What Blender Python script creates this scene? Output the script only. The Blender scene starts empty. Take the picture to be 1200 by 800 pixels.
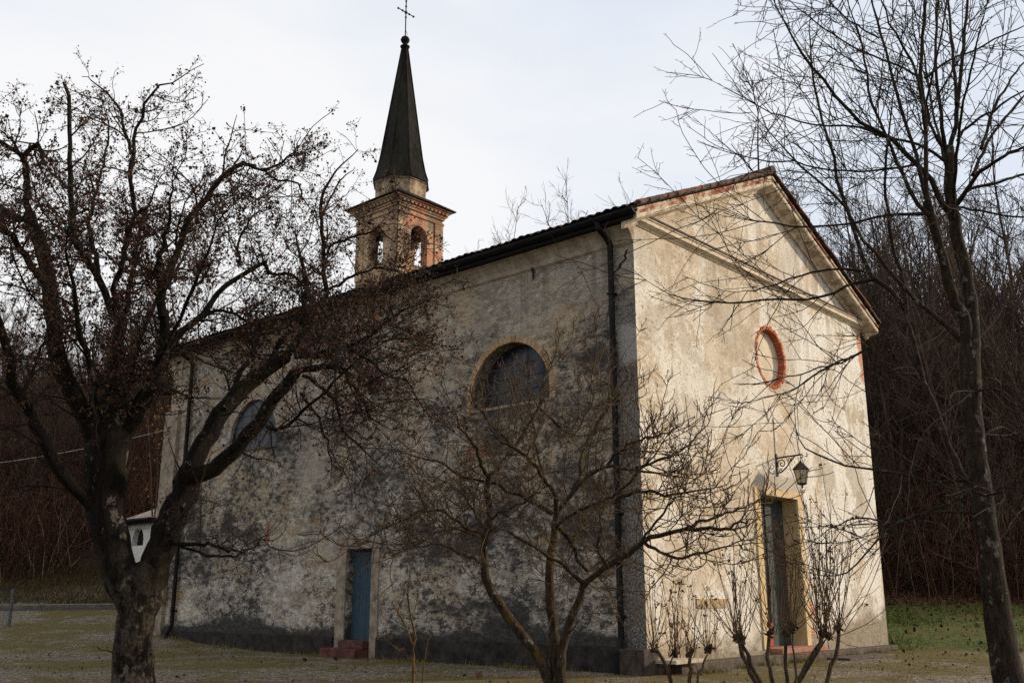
import bpy, bmesh, math, random
import numpy as np
from mathutils import Vector
SC = bpy.context.scene
COL = SC.collection
RAD = math.radians
# ------------------------------------------------------------------ camera
CAM = np.array([-15.761, -10.798, 1.28]); YAW, PITCH, ROLL, FPX = RAD(48.1866), RAD(14.4453), -0.00188, 1161.5
FW = np.array([math.sin(YAW)*math.cos(PITCH), math.cos(YAW)*math.cos(PITCH), math.sin(PITCH)])
_r = np.array([math.cos(YAW), -math.sin(YAW), 0.0]); _u = np.cross(_r, FW)
RT = _r*math.cos(ROLL)+_u*math.sin(ROLL); UP = _u*math.cos(ROLL)-_r*math.sin(ROLL)
cd = bpy.data.cameras.new('camera'); cam = bpy.data.objects.new('camera', cd); COL.objects.link(cam)
cd.sensor_width = 36.0; cd.lens = 36*FPX/1200; cd.clip_start = 0.1; cd.clip_end = 2000
from mathutils import Matrix
M4 = Matrix(((RT[0], UP[0], -FW[0], CAM[0]), (RT[1], UP[1], -FW[1], CAM[1]), (RT[2], UP[2], -FW[2], CAM[2]), (0, 0, 0, 1)))
cam.matrix_world = M4
SC.camera = cam
# ------------------------------------------------------------------ sun, sky, exposure
SUN_HEAD, SUN_EL, SUN_E, SKY_S = RAD(124), RAD(15), 4.25, 0.115
sdir = Vector((math.sin(SUN_HEAD)*math.cos(SUN_EL), math.cos(SUN_HEAD)*math.cos(SUN_EL), math.sin(SUN_EL)))
sl = bpy.data.lights.new('sun', 'SUN'); sl.energy = SUN_E; sl.angle = RAD(2.5); sl.color = (1.0, 0.855, 0.67)
so = bpy.data.objects.new('sun', sl); COL.objects.link(so); so.rotation_euler = sdir.to_track_quat('Z', 'Y').to_euler()
SC.view_settings.view_transform = 'Standard'; SC.view_settings.look = 'None'
SC.view_settings.exposure = 0.0; SC.view_settings.gamma = 1.0; SC.view_settings.use_curve_mapping = False
world = bpy.data.worlds.new('World'); SC.world = world; world.use_nodes = True
def build_sky():
    nt = world.node_tree; n = nt.nodes; n.clear(); L = nt.links.new
    sky = n.new('ShaderNodeTexSky'); sky.sky_type = 'NISHITA'; sky.sun_disc = False
    sky.sun_elevation = SUN_EL; sky.sun_rotation = SUN_HEAD
    tc = n.new('ShaderNodeTexCoord'); mp = n.new('ShaderNodeMapping'); mp.inputs['Scale'].default_value = (1, 1, 2.6)
    L(tc.outputs['Generated'], mp.inputs['Vector'])
    nz = n.new('ShaderNodeTexNoise'); nz.inputs['Scale'].default_value = 1.5; nz.inputs['Detail'].default_value = 5; nz.inputs['Roughness'].default_value = 0.45
    L(mp.outputs['Vector'], nz.inputs['Vector'])
    rp = n.new('ShaderNodeValToRGB'); e = rp.color_ramp.elements
    e[0].position = 0.40; e[0].color = (6.9, 7.45, 8.3, 1); e[1].position = 0.56; e[1].color = (8.7, 8.7, 8.75, 1)
    L(nz.outputs['Fac'], rp.inputs['Fac'])
    mx = n.new('ShaderNodeMix'); mx.data_type = 'RGBA'; mx.inputs[0].default_value = 0.93
    L(sky.outputs['Color'], mx.inputs[6]); L(rp.outputs['Color'], mx.inputs[7])
    bg = n.new('ShaderNodeBackground'); bg.inputs['Strength'].default_value = SKY_S
    L(mx.outputs[2], bg.inputs['Color'])
    o = n.new('ShaderNodeOutputWorld'); L(bg.outputs[0], o.inputs['Surface'])
build_sky()
SC.cycles.sample_clamp_direct = 6.0; SC.cycles.sample_clamp_indirect = 3.0; SC.cycles.max_bounces = 5; SC.cycles.diffuse_bounces = 3; SC.cycles.transparent_max_bounces = 4
SC.cycles.use_denoising = False; SC.cycles.denoiser = 'OPENIMAGEDENOISE'; SC.cycles.denoising_input_passes = 'RGB_ALBEDO_NORMAL'
# ------------------------------------------------------------------ pixel + depth -> point
def ray(px, py): return FW+RT*((px-600)/FPX)-UP*((py-400)/FPX)
def at(px, py, D):
    d = ray(px, py); return CAM+d*(D/math.hypot(d[0], d[1]))
FH = np.array([math.sin(YAW), math.cos(YAW)]); SH = np.array([math.cos(YAW), -math.sin(YAW)])
def ts(t, s): return CAM[:2]+FH*t+SH*s
# ------------------------------------------------------------------ materials
class Nd:
    def __init__(self, name, rough=0.9, spec=0.25):
        self.m = bpy.data.materials.new(name); self.m.use_nodes = True
        self.t = self.m.node_tree; self.n = self.t.nodes; self.L = self.t.links.new
        self.b = self.n['Principled BSDF']; self.b.inputs['Roughness'].default_value = rough
        self.b.inputs['Specular IOR Level'].default_value = spec
        self._pos = None
    def pos(self):
        if self._pos is None: self._pos = self.n.new('ShaderNodeTexCoord').outputs['Object']
        return self._pos
    def s(self, sock, v):
        if v is None: return
        if hasattr(v, 'is_linked'): self.L(v, sock)
        elif isinstance(v, tuple) and len(v) == 3 and sock.type == 'RGBA': sock.default_value = (*v, 1)
        else: sock.default_value = v
    def noise(self, scale, detail=5, rough=0.55, vec=None, dist=0.0, out='Fac'):
        k = self.n.new('ShaderNodeTexNoise'); self.s(k.inputs['Vector'], vec or self.pos())
        k.inputs['Scale'].default_value = scale; k.inputs['Detail'].default_value = detail
        k.inputs['Roughness'].default_value = rough; k.inputs['Distortion'].default_value = dist
        return k.outputs[out]
    def vor(self, scale, out='Distance', feat='F1', vec=None, rnd=1.0):
        k = self.n.new('ShaderNodeTexVoronoi'); k.feature = feat; self.s(k.inputs['Vector'], vec or self.pos())
        k.inputs['Scale'].default_value = scale; k.inputs['Randomness'].default_value = rnd
        return k.outputs[out]
    def scale(self, x, y, z, loc=(0, 0, 0)):
        k = self.n.new('ShaderNodeMapping'); self.L(self.pos(), k.inputs['Vector'])
        k.inputs['Scale'].default_value = (x, y, z); k.inputs['Location'].default_value = loc
        return k.outputs['Vector']
    def ramp(self, f, *st):
        k = self.n.new('ShaderNodeValToRGB'); self.s(k.inputs['Fac'], f); r = k.color_ramp
        while len(r.elements) < len(st): r.elements.new(1.0)
        for e, (p, c) in zip(r.elements, st):
            e.position = p; e.color = (c, c, c, 1) if isinstance(c, (int, float)) else (*c, 1)
        return k.outputs['Color']
    def mr(self, v, a, b, c=0.0, d=1.0):
        k = self.n.new('ShaderNodeMapRange'); self.s(k.inputs[0], v)
        for i, x in zip((1, 2, 3, 4), (a, b, c, d)): k.inputs[i].default_value = x
        return k.outputs[0]
    def mix(self, f, a, b, mode='MIX'):
        k = self.n.new('ShaderNodeMix'); k.data_type = 'RGBA'; k.blend_type = mode
        self.s(k.inputs[0], f); self.s(k.inputs[6], a); self.s(k.inputs[7], b); return k.outputs[2]
    def ma(self, op, a, b=None, c=None):
        k = self.n.new('ShaderNodeMath'); k.operation = op
        self.s(k.inputs[0], a); self.s(k.inputs[1], b)
        if c is not None: self.s(k.inputs[2], c)
        return k.outputs[0]
    def xyz(self):
        k = self.n.new('ShaderNodeSeparateXYZ'); self.L(self.pos(), k.inputs[0]); return k.outputs
    def attr(self, name):
        k = self.n.new('ShaderNodeAttribute'); k.attribute_name = name; return k.outputs['Fac']
    def island(self): return self.n.new('ShaderNodeNewGeometry').outputs['Random Per Island']
    def objrand(self): return self.n.new('ShaderNodeObjectInfo').outputs['Random']
    def bump(self, h, dist, strength=1.0):
        k = self.n.new('ShaderNodeBump'); self.L(h, k.inputs['Height'])
        k.inputs['Distance'].default_value = dist; k.inputs['Strength'].default_value = strength
        self.L(k.outputs[0], self.b.inputs['Normal'])
    def done(self, col): self.s(self.b.inputs['Base Color'], col); return self.m
def box01(N, v, a, b, w):      # 1 where a < v < b with soft edges w
    return N.ma('MULTIPLY', N.mr(v, a-w, a+w), N.mr(v, b-w, b+w, 1, 0))
def mat_side_wall():
    N = Nd('weathered_side_plaster', 0.95); x, y, z = N.xyz()
    big = N.noise(0.42, 7, 0.6, dist=0.3); mid = N.noise(1.7, 10, 0.70, vec=N.scale(1, 0.6, 1.1)); n4 = N.noise(4.2, 9, 0.72, vec=N.scale(1, 0.55, 1.2, (2, 8, 3))); fine = N.noise(11, 8, 0.72, vec=N.scale(1, 0.55, 1)); grit = N.noise(45, 4, 0.6)
    sand = N.ma('ADD', N.ma('MULTIPLY', n4, 0.55), N.ma('MULTIPLY', fine, 0.45))
    base = N.ramp(sand, (0.40, (0.22, 0.160, 0.098)), (0.48, (0.385, 0.297, 0.198)), (0.54, (0.46, 0.365, 0.25)), (0.60, (0.55, 0.455, 0.33)))
    grey = N.mix(N.mr(N.ma('ADD', big, N.ma('MULTIPLY', n4, 0.15)), 0.555, 0.60, 0, 0.75), base, N.mix(N.mr(sand, 0.42, 0.56), (0.21, 0.19, 0.16), (0.42, 0.375, 0.31)))
    # rubble stones showing through thin plaster
    st = N.vor(6.5, 'Color', vec=N.scale(1, 1, 1.7)); edge = N.vor(6.5, 'Distance', 'DISTANCE_TO_EDGE', vec=N.scale(1, 1, 1.7))
    k = N.n.new('ShaderNodeSeparateColor'); N.L(st, k.inputs[0])
    stm = N.ma('MULTIPLY', N.mr(N.ma('ADD', N.noise(0.9, 7, 0.7, dist=0.4), N.ma('MULTIPLY', fine, 0.1)), 0.545, 0.585), N.mr(k.outputs[1], 0.25, 0.35))
    stc = N.ramp(k.outputs[0], (0.0, (0.17, 0.135, 0.10)), (0.35, (0.46, 0.40, 0.32)), (0.55, (0.31, 0.18, 0.115)), (0.7, (0.20, 0.19, 0.18)), (0.85, (0.54, 0.51, 0.46)), (1.0, (0.25, 0.21, 0.16)))
    stc = N.mix(N.mr(edge, 0.02, 0.08, 0.75, 0), stc, (0.14, 0.115, 0.085))
    c = N.mix(N.ma('MULTIPLY', stm, 0.75), grey, stc)
    # pale limewash left in patches, mostly on the lower half
    pale = N.ma('ADD', N.ma('ADD', N.ma('MULTIPLY', N.noise(1.6, 10, 0.72, vec=N.scale(1, 0.5, 1.15, (3, 7, 1))), 0.6), N.ma('MULTIPLY', N.noise(6.5, 8, 0.7, vec=N.scale(1, 0.55, 1.1, (9, 7, 1))), 0.4)), N.mr(z, 0.5, 5.5, 0.03, -0.06))
    c = N.mix(N.mr(pale, 0.50, 0.525, 0, 0.85), c, N.mix(N.mr(fine, 0.42, 0.58), (0.39, 0.345, 0.28), (0.68, 0.62, 0.525)))
    oc = N.mr(N.ma('ADD', N.noise(0.9, 5, 0.6, vec=N.scale(1, 1, 1, (11, 2, 5))), N.ma('MULTIPLY', fine, 0.15)), 0.72, 0.75)
    c = N.mix(N.ma('MULTIPLY', oc, 0.65), c, (0.34, 0.20, 0.085))
    # black lichen, eating the lower wall in blots of all sizes
    hz = N.ramp(N.mr(z, 0, 9), (0.0, 0.27), (0.045, 0.15), (0.062, 0.055), (0.085, 0.012), (0.17, 0.010), (0.26, 0.038), (0.42, 0.026), (0.55, 0.0), (0.66, 0.0))
    neg = N.mr(z, 5.4, 7.8, 0, -0.14)
    corner = N.ma('MULTIPLY', N.mr(y, 0.3, 3.0, 0.075, 0.0), box01(N, z, 3.6, 7.0, 0.7))
    lich = N.ma('ADD', N.ma('ADD', N.ma('MULTIPLY', mid, 0.34), N.ma('MULTIPLY', N.mr(N.noise(0.55, 5, 0.55, vec=N.scale(1, 0.8, 1.2, (5, 5, 9))), 0.2, 0.8, 0.0, 1.0), 0.30)), N.ma('ADD', N.ma('MULTIPLY', fine, 0.17), N.ma('MULTIPLY', n4, 0.25)))
    lich = N.ma('ADD', N.ma('ADD', lich, N.ma('ADD', hz, neg)), corner)
    lm = N.mr(lich, 0.568, 0.628, 0, 0.95)
    haze_ = N.mr(lich, 0.50, 0.62, 0, 0.42)
    spk = N.ma('MULTIPLY', N.mr(N.noise(9.5, 9, 0.78, vec=N.scale(1, 0.55, 1, (1, 6, 2))), 0.495, 0.53), N.mr(lich, 0.462, 0.55, 0, 0.93))
    dark = N.mix(N.mr(fine, 0.42, 0.60), (0.008, 0.0085, 0.010), (0.046, 0.045, 0.046))
    c = N.mix(haze_, c, (0.12, 0.108, 0.092))
    c = N.mix(N.ma('MAXIMUM', lm, spk), c, dark)
    # the pebbly grey corner strip and its renewed pale block
    strip = N.ma('MULTIPLY', N.mr(N.ma('ADD', y, N.ma('MULTIPLY', fine, 0.10)), 0.46, 0.52, 1, 0), N.mr(z, 6.8, 7.5, 1, 0))
    sc_ = N.mix(N.mr(N.noise(24, 6, 0.72), 0.44, 0.55), (0.035, 0.035, 0.038), (0.27, 0.255, 0.23))
    c = N.mix(N.ma('MULTIPLY', strip, 0.8), c, sc_)
    blk = N.ma('MULTIPLY', N.mr(N.ma('ADD', y, N.ma('MULTIPLY', mid, 0.2)), 0.5, 0.6, 1, 0), box01(N, N.ma('ADD', z, N.ma('MULTIPLY', mid, 0.5)), 6.0, 6.75, 0.06))
    c = N.mix(N.ma('MULTIPLY', blk, 0.55), c, (0.46, 0.44, 0.40))
    run = N.ma('MULTIPLY', N.mr(N.noise(3.2, 5, 0.6, vec=N.scale(1, 1, 0.07)), 0.53, 0.62), N.mr(N.ma('ADD', z, N.ma('MULTIPLY', n4, 1.5)), 6.6, 9.0, 0, 0.5))
    c = N.mix(run, c, (0.10, 0.085, 0.065))
    c = N.mix(N.mr(grit, 0.38, 0.56, 0.5, 0.0), c, (0.055, 0.046, 0.036))
    h = N.ma('ADD', N.ma('ADD', N.ma('MULTIPLY', n4, 0.7), N.ma('MULTIPLY', fine, 0.5)), N.ma('MULTIPLY', grit, 0.2))
    N.bump(h, 0.06, 1.0)
    return N.done(c)
def mat_front_wall():
    N = Nd('cream_front_plaster', 0.95); x, y, z = N.xyz()
    big = N.noise(0.5, 6, 0.62, dist=0.5); mid = N.noise(2.1, 9, 0.66, vec=N.scale(0.7, 1, 1)); fine = N.noise(11, 8, 0.7, vec=N.scale(0.65, 1, 1)); grit = N.noise(55, 4, 0.6)
    c = N.ramp(N.ma('ADD', N.ma('MULTIPLY', mid, 0.6), N.ma('MULTIPLY', fine, 0.4)), (0.40, (0.40, 0.31, 0.215)), (0.47, (0.53, 0.435, 0.32)), (0.54, (0.63, 0.54, 0.415)), (0.61, (0.71, 0.645, 0.535)))
    p1 = N.mr(N.ma('ADD', big, N.ma('MULTIPLY', fine, 0.25)), 0.625, 0.65)
    c = N.mix(N.ma('MULTIPLY', p1, 0.7), c, (0.76, 0.725, 0.645))
    tc = N.mr(N.ma('ADD', N.noise(0.62, 7, 0.66, vec=N.scale(1, 1, 0.75, (7, 3, 2)), dist=0.6), N.ma('MULTIPLY', fine, 0.2)), 0.63, 0.655)
    c = N.mix(N.ma('MULTIPLY', tc, 0.5), c, (0.40, 0.34, 0.255))
    # right third patched white over grey render
    rp = N.ma('MULTIPLY', N.mr(x, 5.8, 7.4), N.mr(N.noise(1.0, 9, 0.72, vec=N.scale(1, 1, 0.6, (1, 9, 4))), 0.455, 0.48))
    c = N.mix(N.ma('MULTIPLY', rp, 0.75), c, (0.78, 0.755, 0.69))
    gp = N.ma('MULTIPLY', N.mr(x, 6.0, 8.0), N.mr(N.noise(0.8, 9, 0.7, vec=N.scale(1, 1, 0.8, (4, 2, 8))), 0.515, 0.535))
    c = N.mix(N.ma('MULTIPLY', gp, 0.7), c, (0.41, 0.345, 0.26))
    # pits and scabs
    pit = N.ma('MULTIPLY', N.mr(N.noise(17, 7, 0.72), 0.54, 0.575), N.mr(N.noise(1.3, 6, 0.65, vec=N.scale(1, 1, 1, (6, 6, 1))), 0.40, 0.50, 0.25, 1.0))
    c = N.mix(N.ma('MULTIPLY', pit, 0.75), c, (0.24, 0.17, 0.105))
    # orange weathering streaks below the oval niche
    ov = N.ma('MULTIPLY', N.ma('MULTIPLY', box01(N, x, 5.2, 6.3, 0.25), box01(N, z, 4.6, 6.1, 0.4)), N.mr(fine, 0.46, 0.60))
    c = N.mix(N.ma('MULTIPLY', ov, 0.55), c, (0.52, 0.30, 0.12))
    # grey cement hood over the door
    hood = N.ma('MULTIPLY', box01(N, N.ma('ADD', x, N.ma('MULTIPLY', mid, 0.3)), 4.6, 6.95, 0.06), box01(N, N.ma('ADD', z, N.ma('MULTIPLY', mid, 0.5)), 3.7, 4.22, 0.06))
    c = N.mix(N.ma('MULTIPLY', hood, 0.8), c, (0.40, 0.35, 0.28))
    # bare brick at the door jambs and the right edge
    bk = N.n.new('ShaderNodeTexBrick'); N.L(N.scale(1, 1, 1), bk.inputs['Vector'])
    sw = N.n.new('ShaderNodeCombineXYZ'); N.L(x, sw.inputs[0]); N.L(z, sw.inputs[1]); N.L(sw.outputs[0], bk.inputs['Vector'])
    bk.inputs['Color1'].default_value = (0.52, 0.15, 0.06, 1); bk.inputs['Color2'].default_value = (0.42, 0.16, 0.08, 1); bk.inputs['Mortar'].default_value = (0.5, 0.42, 0.32, 1)
    bk.inputs['Scale'].default_value = 1.0; bk.inputs['Brick Width'].default_value = 0.25; bk.inputs['Row Height'].default_value = 0.075; bk.inputs['Mortar Size'].default_value = 0.012
    e1 = N.ma('MULTIPLY', N.mr(N.ma('ADD', x, N.ma('MULTIPLY', mid, 0.8)), 11.28, 11.34), box01(N, z, 7.1, 8.6, 0.1))
    e2 = N.ma('MULTIPLY', N.ma('ADD', box01(N, x, 4.28, 4.62, 0.03), box01(N, x, 6.6, 6.95, 0.03)), N.ma('MULTIPLY', box01(N, z, 0.35, 1.7, 0.1), N.mr(N.noise(3.0, 5, 0.6), 0.47, 0.52)))
    c = N.mix(N.ma('MAXIMUM', e1, e2), c, bk.outputs['Color'])
    # damp foot of the wall, highest at the right corner
    zz = N.ma('SUBTRACT', z, N.ma('ADD', N.mr(x, 7.0, 11.2, 0.0, 0.55), N.ma('MULTIPLY', N.ma('SUBTRACT', mid, 0.5), 1.6)))
    ft = N.mr(zz, 0.22, 0.62, 1, 0)
    c = N.mix(N.ma('MULTIPLY', ft, 0.85), c, N.mix(N.mr(fine, 0.4, 0.6), (0.10, 0.075, 0.05), (0.26, 0.19, 0.11)))
    run = N.ma('MULTIPLY', N.mr(N.noise(2.6, 6, 0.62, vec=N.scale(1, 1, 0.09)), 0.52, 0.60), N.ma('MULTIPLY', N.mr(N.ma('ADD', z, N.ma('MULTIPLY', mid, 3.0)), 6.2, 10.0, 0.08, 0.42), 1.0))
    c = N.mix(run, c, (0.27, 0.205, 0.14))
    c = N.mix(N.mr(grit, 0.36, 0.56, 0.35, 0.0), c, (0.2, 0.15, 0.1))
    h = N.ma('ADD', N.ma('ADD', N.ma('MULTIPLY', mid, 0.5), N.ma('MULTIPLY', fine, 0.5)), N.ma('ADD', N.ma('MULTIPLY', grit, 0.18), N.ma('MULTIPLY', N.ma('MAXIMUM', gp, tc), -0.12)))
    N.bump(h, 0.022, 0.6)
    return N.done(c)
def mat_tower():
    N = Nd('tower_brick_and_plaster', 0.95); x, y, z = N.xyz()
    sw = N.n.new('ShaderNodeCombineXYZ'); N.L(N.ma('ADD', x, y), sw.inputs[0]); N.L(z, sw.inputs[1])
    bk = N.n.new('ShaderNodeTexBrick'); N.L(sw.outputs[0], bk.inputs['Vector'])
    bk.inputs['Color1'].default_value = (0.50, 0.15, 0.06, 1); bk.inputs['Color2'].default_value = (0.38, 0.16, 0.08, 1); bk.inputs['Mortar'].default_value = (0.42, 0.32, 0.22, 1)
    bk.inputs['Scale'].default_value = 1.0; bk.inputs['Brick Width'].default_value = 0.26; bk.inputs['Row Height'].default_value = 0.08; bk.inputs['Mortar Size'].default_value = 0.012
    mid = N.noise(1.6, 8, 0.65); fine = N.noise(9, 7, 0.7)
    pl = N.ramp(fine, (0.4, (0.24, 0.155, 0.09)), (0.6, (0.48, 0.36, 0.225)))
    c = N.mix(N.mr(N.ma('ADD', mid, N.ma('ADD', N.ma('MULTIPLY', fine, 0.2), N.mr(x, 9.33, 9.9, 0.05, -0.06))), 0.555, 0.59), bk.outputs['Color'], pl)
    c = N.mix(N.ma('MULTIPLY', N.mr(N.noise(0.9, 6, 0.65, vec=N.scale(1, 1, 1, (4, 4, 4))), 0.48, 0.58), 0.7), c, (0.11, 0.085, 0.062))
    N.bump(N.ma('ADD', mid, fine), 0.03, 0.8)
    return N.done(c)
def simple(name, c1, c2, scale=6, rough=0.9, bump=0.01, metal=0.0, spec=0.25, detail=7, vec=None, lo=0.35, hi=0.65):
    N = Nd(name, rough, spec); f = N.noise(scale, detail, 0.65, vec=N.scale(*vec) if vec else None)
    N.b.inputs['Metallic'].default_value = metal
    if bump: N.bump(f, bump, 0.8)
    return N.done(N.ramp(f, (lo, c1), (hi, c2)))
def mat_bricks(name, cs):
    N = Nd(name, 0.93); r = N.island(); f = N.noise(22, 5, 0.65)
    c = N.ramp(r, *[(i/(len(cs)-1), k) for i, k in enumerate(cs)])
    N.bump(f, 0.01, 0.7)
    return N.done(N.mix(N.mr(f, 0.35, 0.65, 0.5, 0), c, tuple(v*0.5 for v in cs[0])))
def mat_bark(name, dark, light, moss, lichen, moss_amt=0.5, lich_amt=0.60, sc=1.0, foot=None):
    N = Nd(name, 0.95, 0.15)
    st = N.noise(16*sc, 7, 0.7, vec=N.scale(1, 1, 0.28)); pa = N.noise(2.6*sc, 6, 0.65); fi = N.noise(30*sc, 5, 0.7)
    c = N.ramp(st, (0.38, dark), (0.66, light))
    c = N.mix(N.mr(pa, moss_amt, moss_amt+0.10), c, N.mix(fi, tuple(v*0.45 for v in moss), moss))
    li = N.ma('ADD', N.noise(6.5*sc, 6, 0.7, vec=N.scale(1, 1, 0.7, (3, 1, 2))), N.ma('MULTIPLY', fi, 0.12))
    c = N.mix(N.mr(li, lich_amt, lich_amt+0.05, 0, 0.9), c, lichen)
    if foot:                                             # flaked, lichened lower bole
        zz = N.ma('ADD', N.xyz()[2], N.ma('MULTIPLY', pa, 0.9))
        fm = N.ma('MULTIPLY', N.mr(zz, 0.6, 2.3, 1, 0), N.mr(N.noise(9, 7, 0.72, vec=N.scale(1, 1, 0.55)), 0.44, 0.54))
        c = N.mix(N.ma('MULTIPLY', fm, 0.85), c, N.mix(N.mr(fi, 0.4, 0.6), foot[0], foot[1]))
    N.bump(N.ma('ADD', N.ma('MULTIPLY', st, 1.3), N.ma('MULTIPLY', fi, 0.4)), 0.035, 1.0)
    return N.done(c)
def mat_twig(name, c1, c2):
    N = Nd(name, 0.9, 0.2); f = N.noise(5, 4, 0.6); return N.done(N.ramp(f, (0.35, c1), (0.65, c2)))
def mat_leaf(name, cs, two=True):
    N = Nd(name, 0.85, 0.2); r = N.island()
    return N.done(N.ramp(r, *[(i/(len(cs)-1), k) for i, k in enumerate(cs)]))
def mat_tiles():
    N = Nd('clay_roof_tiles', 0.92); v = N.vor(1.0, 'Color', vec=N.scale(3.4, 4.6, 1.0)); k = N.n.new('ShaderNodeSeparateColor'); N.L(v, k.inputs[0])
    c = N.ramp(k.outputs[0], (0.0, (0.10, 0.042, 0.028)), (0.4, (0.19, 0.066, 0.038)), (0.75, (0.13, 0.075, 0.05)), (1.0, (0.07, 0.052, 0.042)))
    f = N.noise(4, 7, 0.7); N.bump(f, 0.01, 0.6)
    return N.done(N.mix(N.mr(f, 0.47, 0.54, 0, 0.85), c, (0.035, 0.030, 0.026)))
def mat_ground():
    N = Nd('gravel_moss_ground', 0.97, 0.15); x, y, z = N.xyz()
    ga = N.attr('grass'); la = N.attr('litter')
    big = N.noise(0.32, 6, 0.62, dist=0.3); mid = N.noise(2.2, 8, 0.7); grain = N.noise(34, 5, 0.75); peb = N.vor(26, 'Color'); k = N.n.new('ShaderNodeSeparateColor'); N.L(peb, k.inputs[0])
    grav = N.ramp(k.outputs[0], (0.0, (0.065, 0.050, 0.033)), (0.45, (0.155, 0.124, 0.086)), (0.8, (0.255, 0.213, 0.157)), (1.0, (0.52, 0.46, 0.375)))
    grav = N.mix(N.mr(grain, 0.4, 0.55, 0.75, 0), grav, (0.075, 0.062, 0.045))
    moss = N.ramp(grain, (0.38, (0.030, 0.024, 0.007)), (0.5, (0.105, 0.080, 0.019)), (0.62, (0.20, 0.15, 0.04)))
    mm = N.mr(N.ma('ADD', N.ma('MULTIPLY', big, 0.65), N.ma('MULTIPLY', mid, 0.35)), 0.475, 0.525, 0, 0.88)
    c = N.mix(mm, grav, moss)
    lv = N.mr(N.noise(9, 3, 0.5), 0.67, 0.70); c = N.mix(N.ma('MULTIPLY', lv, 0.6), c, (0.05, 0.032, 0.02))
    gr = N.ramp(N.noise(7, 8, 0.75), (0.4, (0.020, 0.027, 0.005)), (0.5, (0.064, 0.088, 0.014)), (0.62, (0.125, 0.15, 0.03)))
    gr = N.mix(N.mr(N.noise(1.1, 6, 0.65), 0.48, 0.58), gr, (0.10, 0.085, 0.028))
    c = N.mix(N.mr(N.ma('ADD', ga, N.ma('MULTIPLY', N.ma('SUBTRACT', mid, 0.5), 0.8)), 0.4, 0.6), c, gr)
    li = N.ramp(N.noise(13, 7, 0.75), (0.3, (0.014, 0.008, 0.005)), (0.55, (0.045, 0.024, 0.014)), (0.75, (0.09, 0.045, 0.026)))
    c = N.mix(N.mr(N.ma('ADD', la, N.ma('MULTIPLY', N.ma('SUBTRACT', mid, 0.5), 0.8)), 0.4, 0.6), c, li)
    N.bump(N.ma('ADD', N.ma('MULTIPLY', mid, 1.2), N.ma('ADD', k.outputs[0], grain)), 0.03, 0.9)
    return N.done(c)
M = {}
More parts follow.
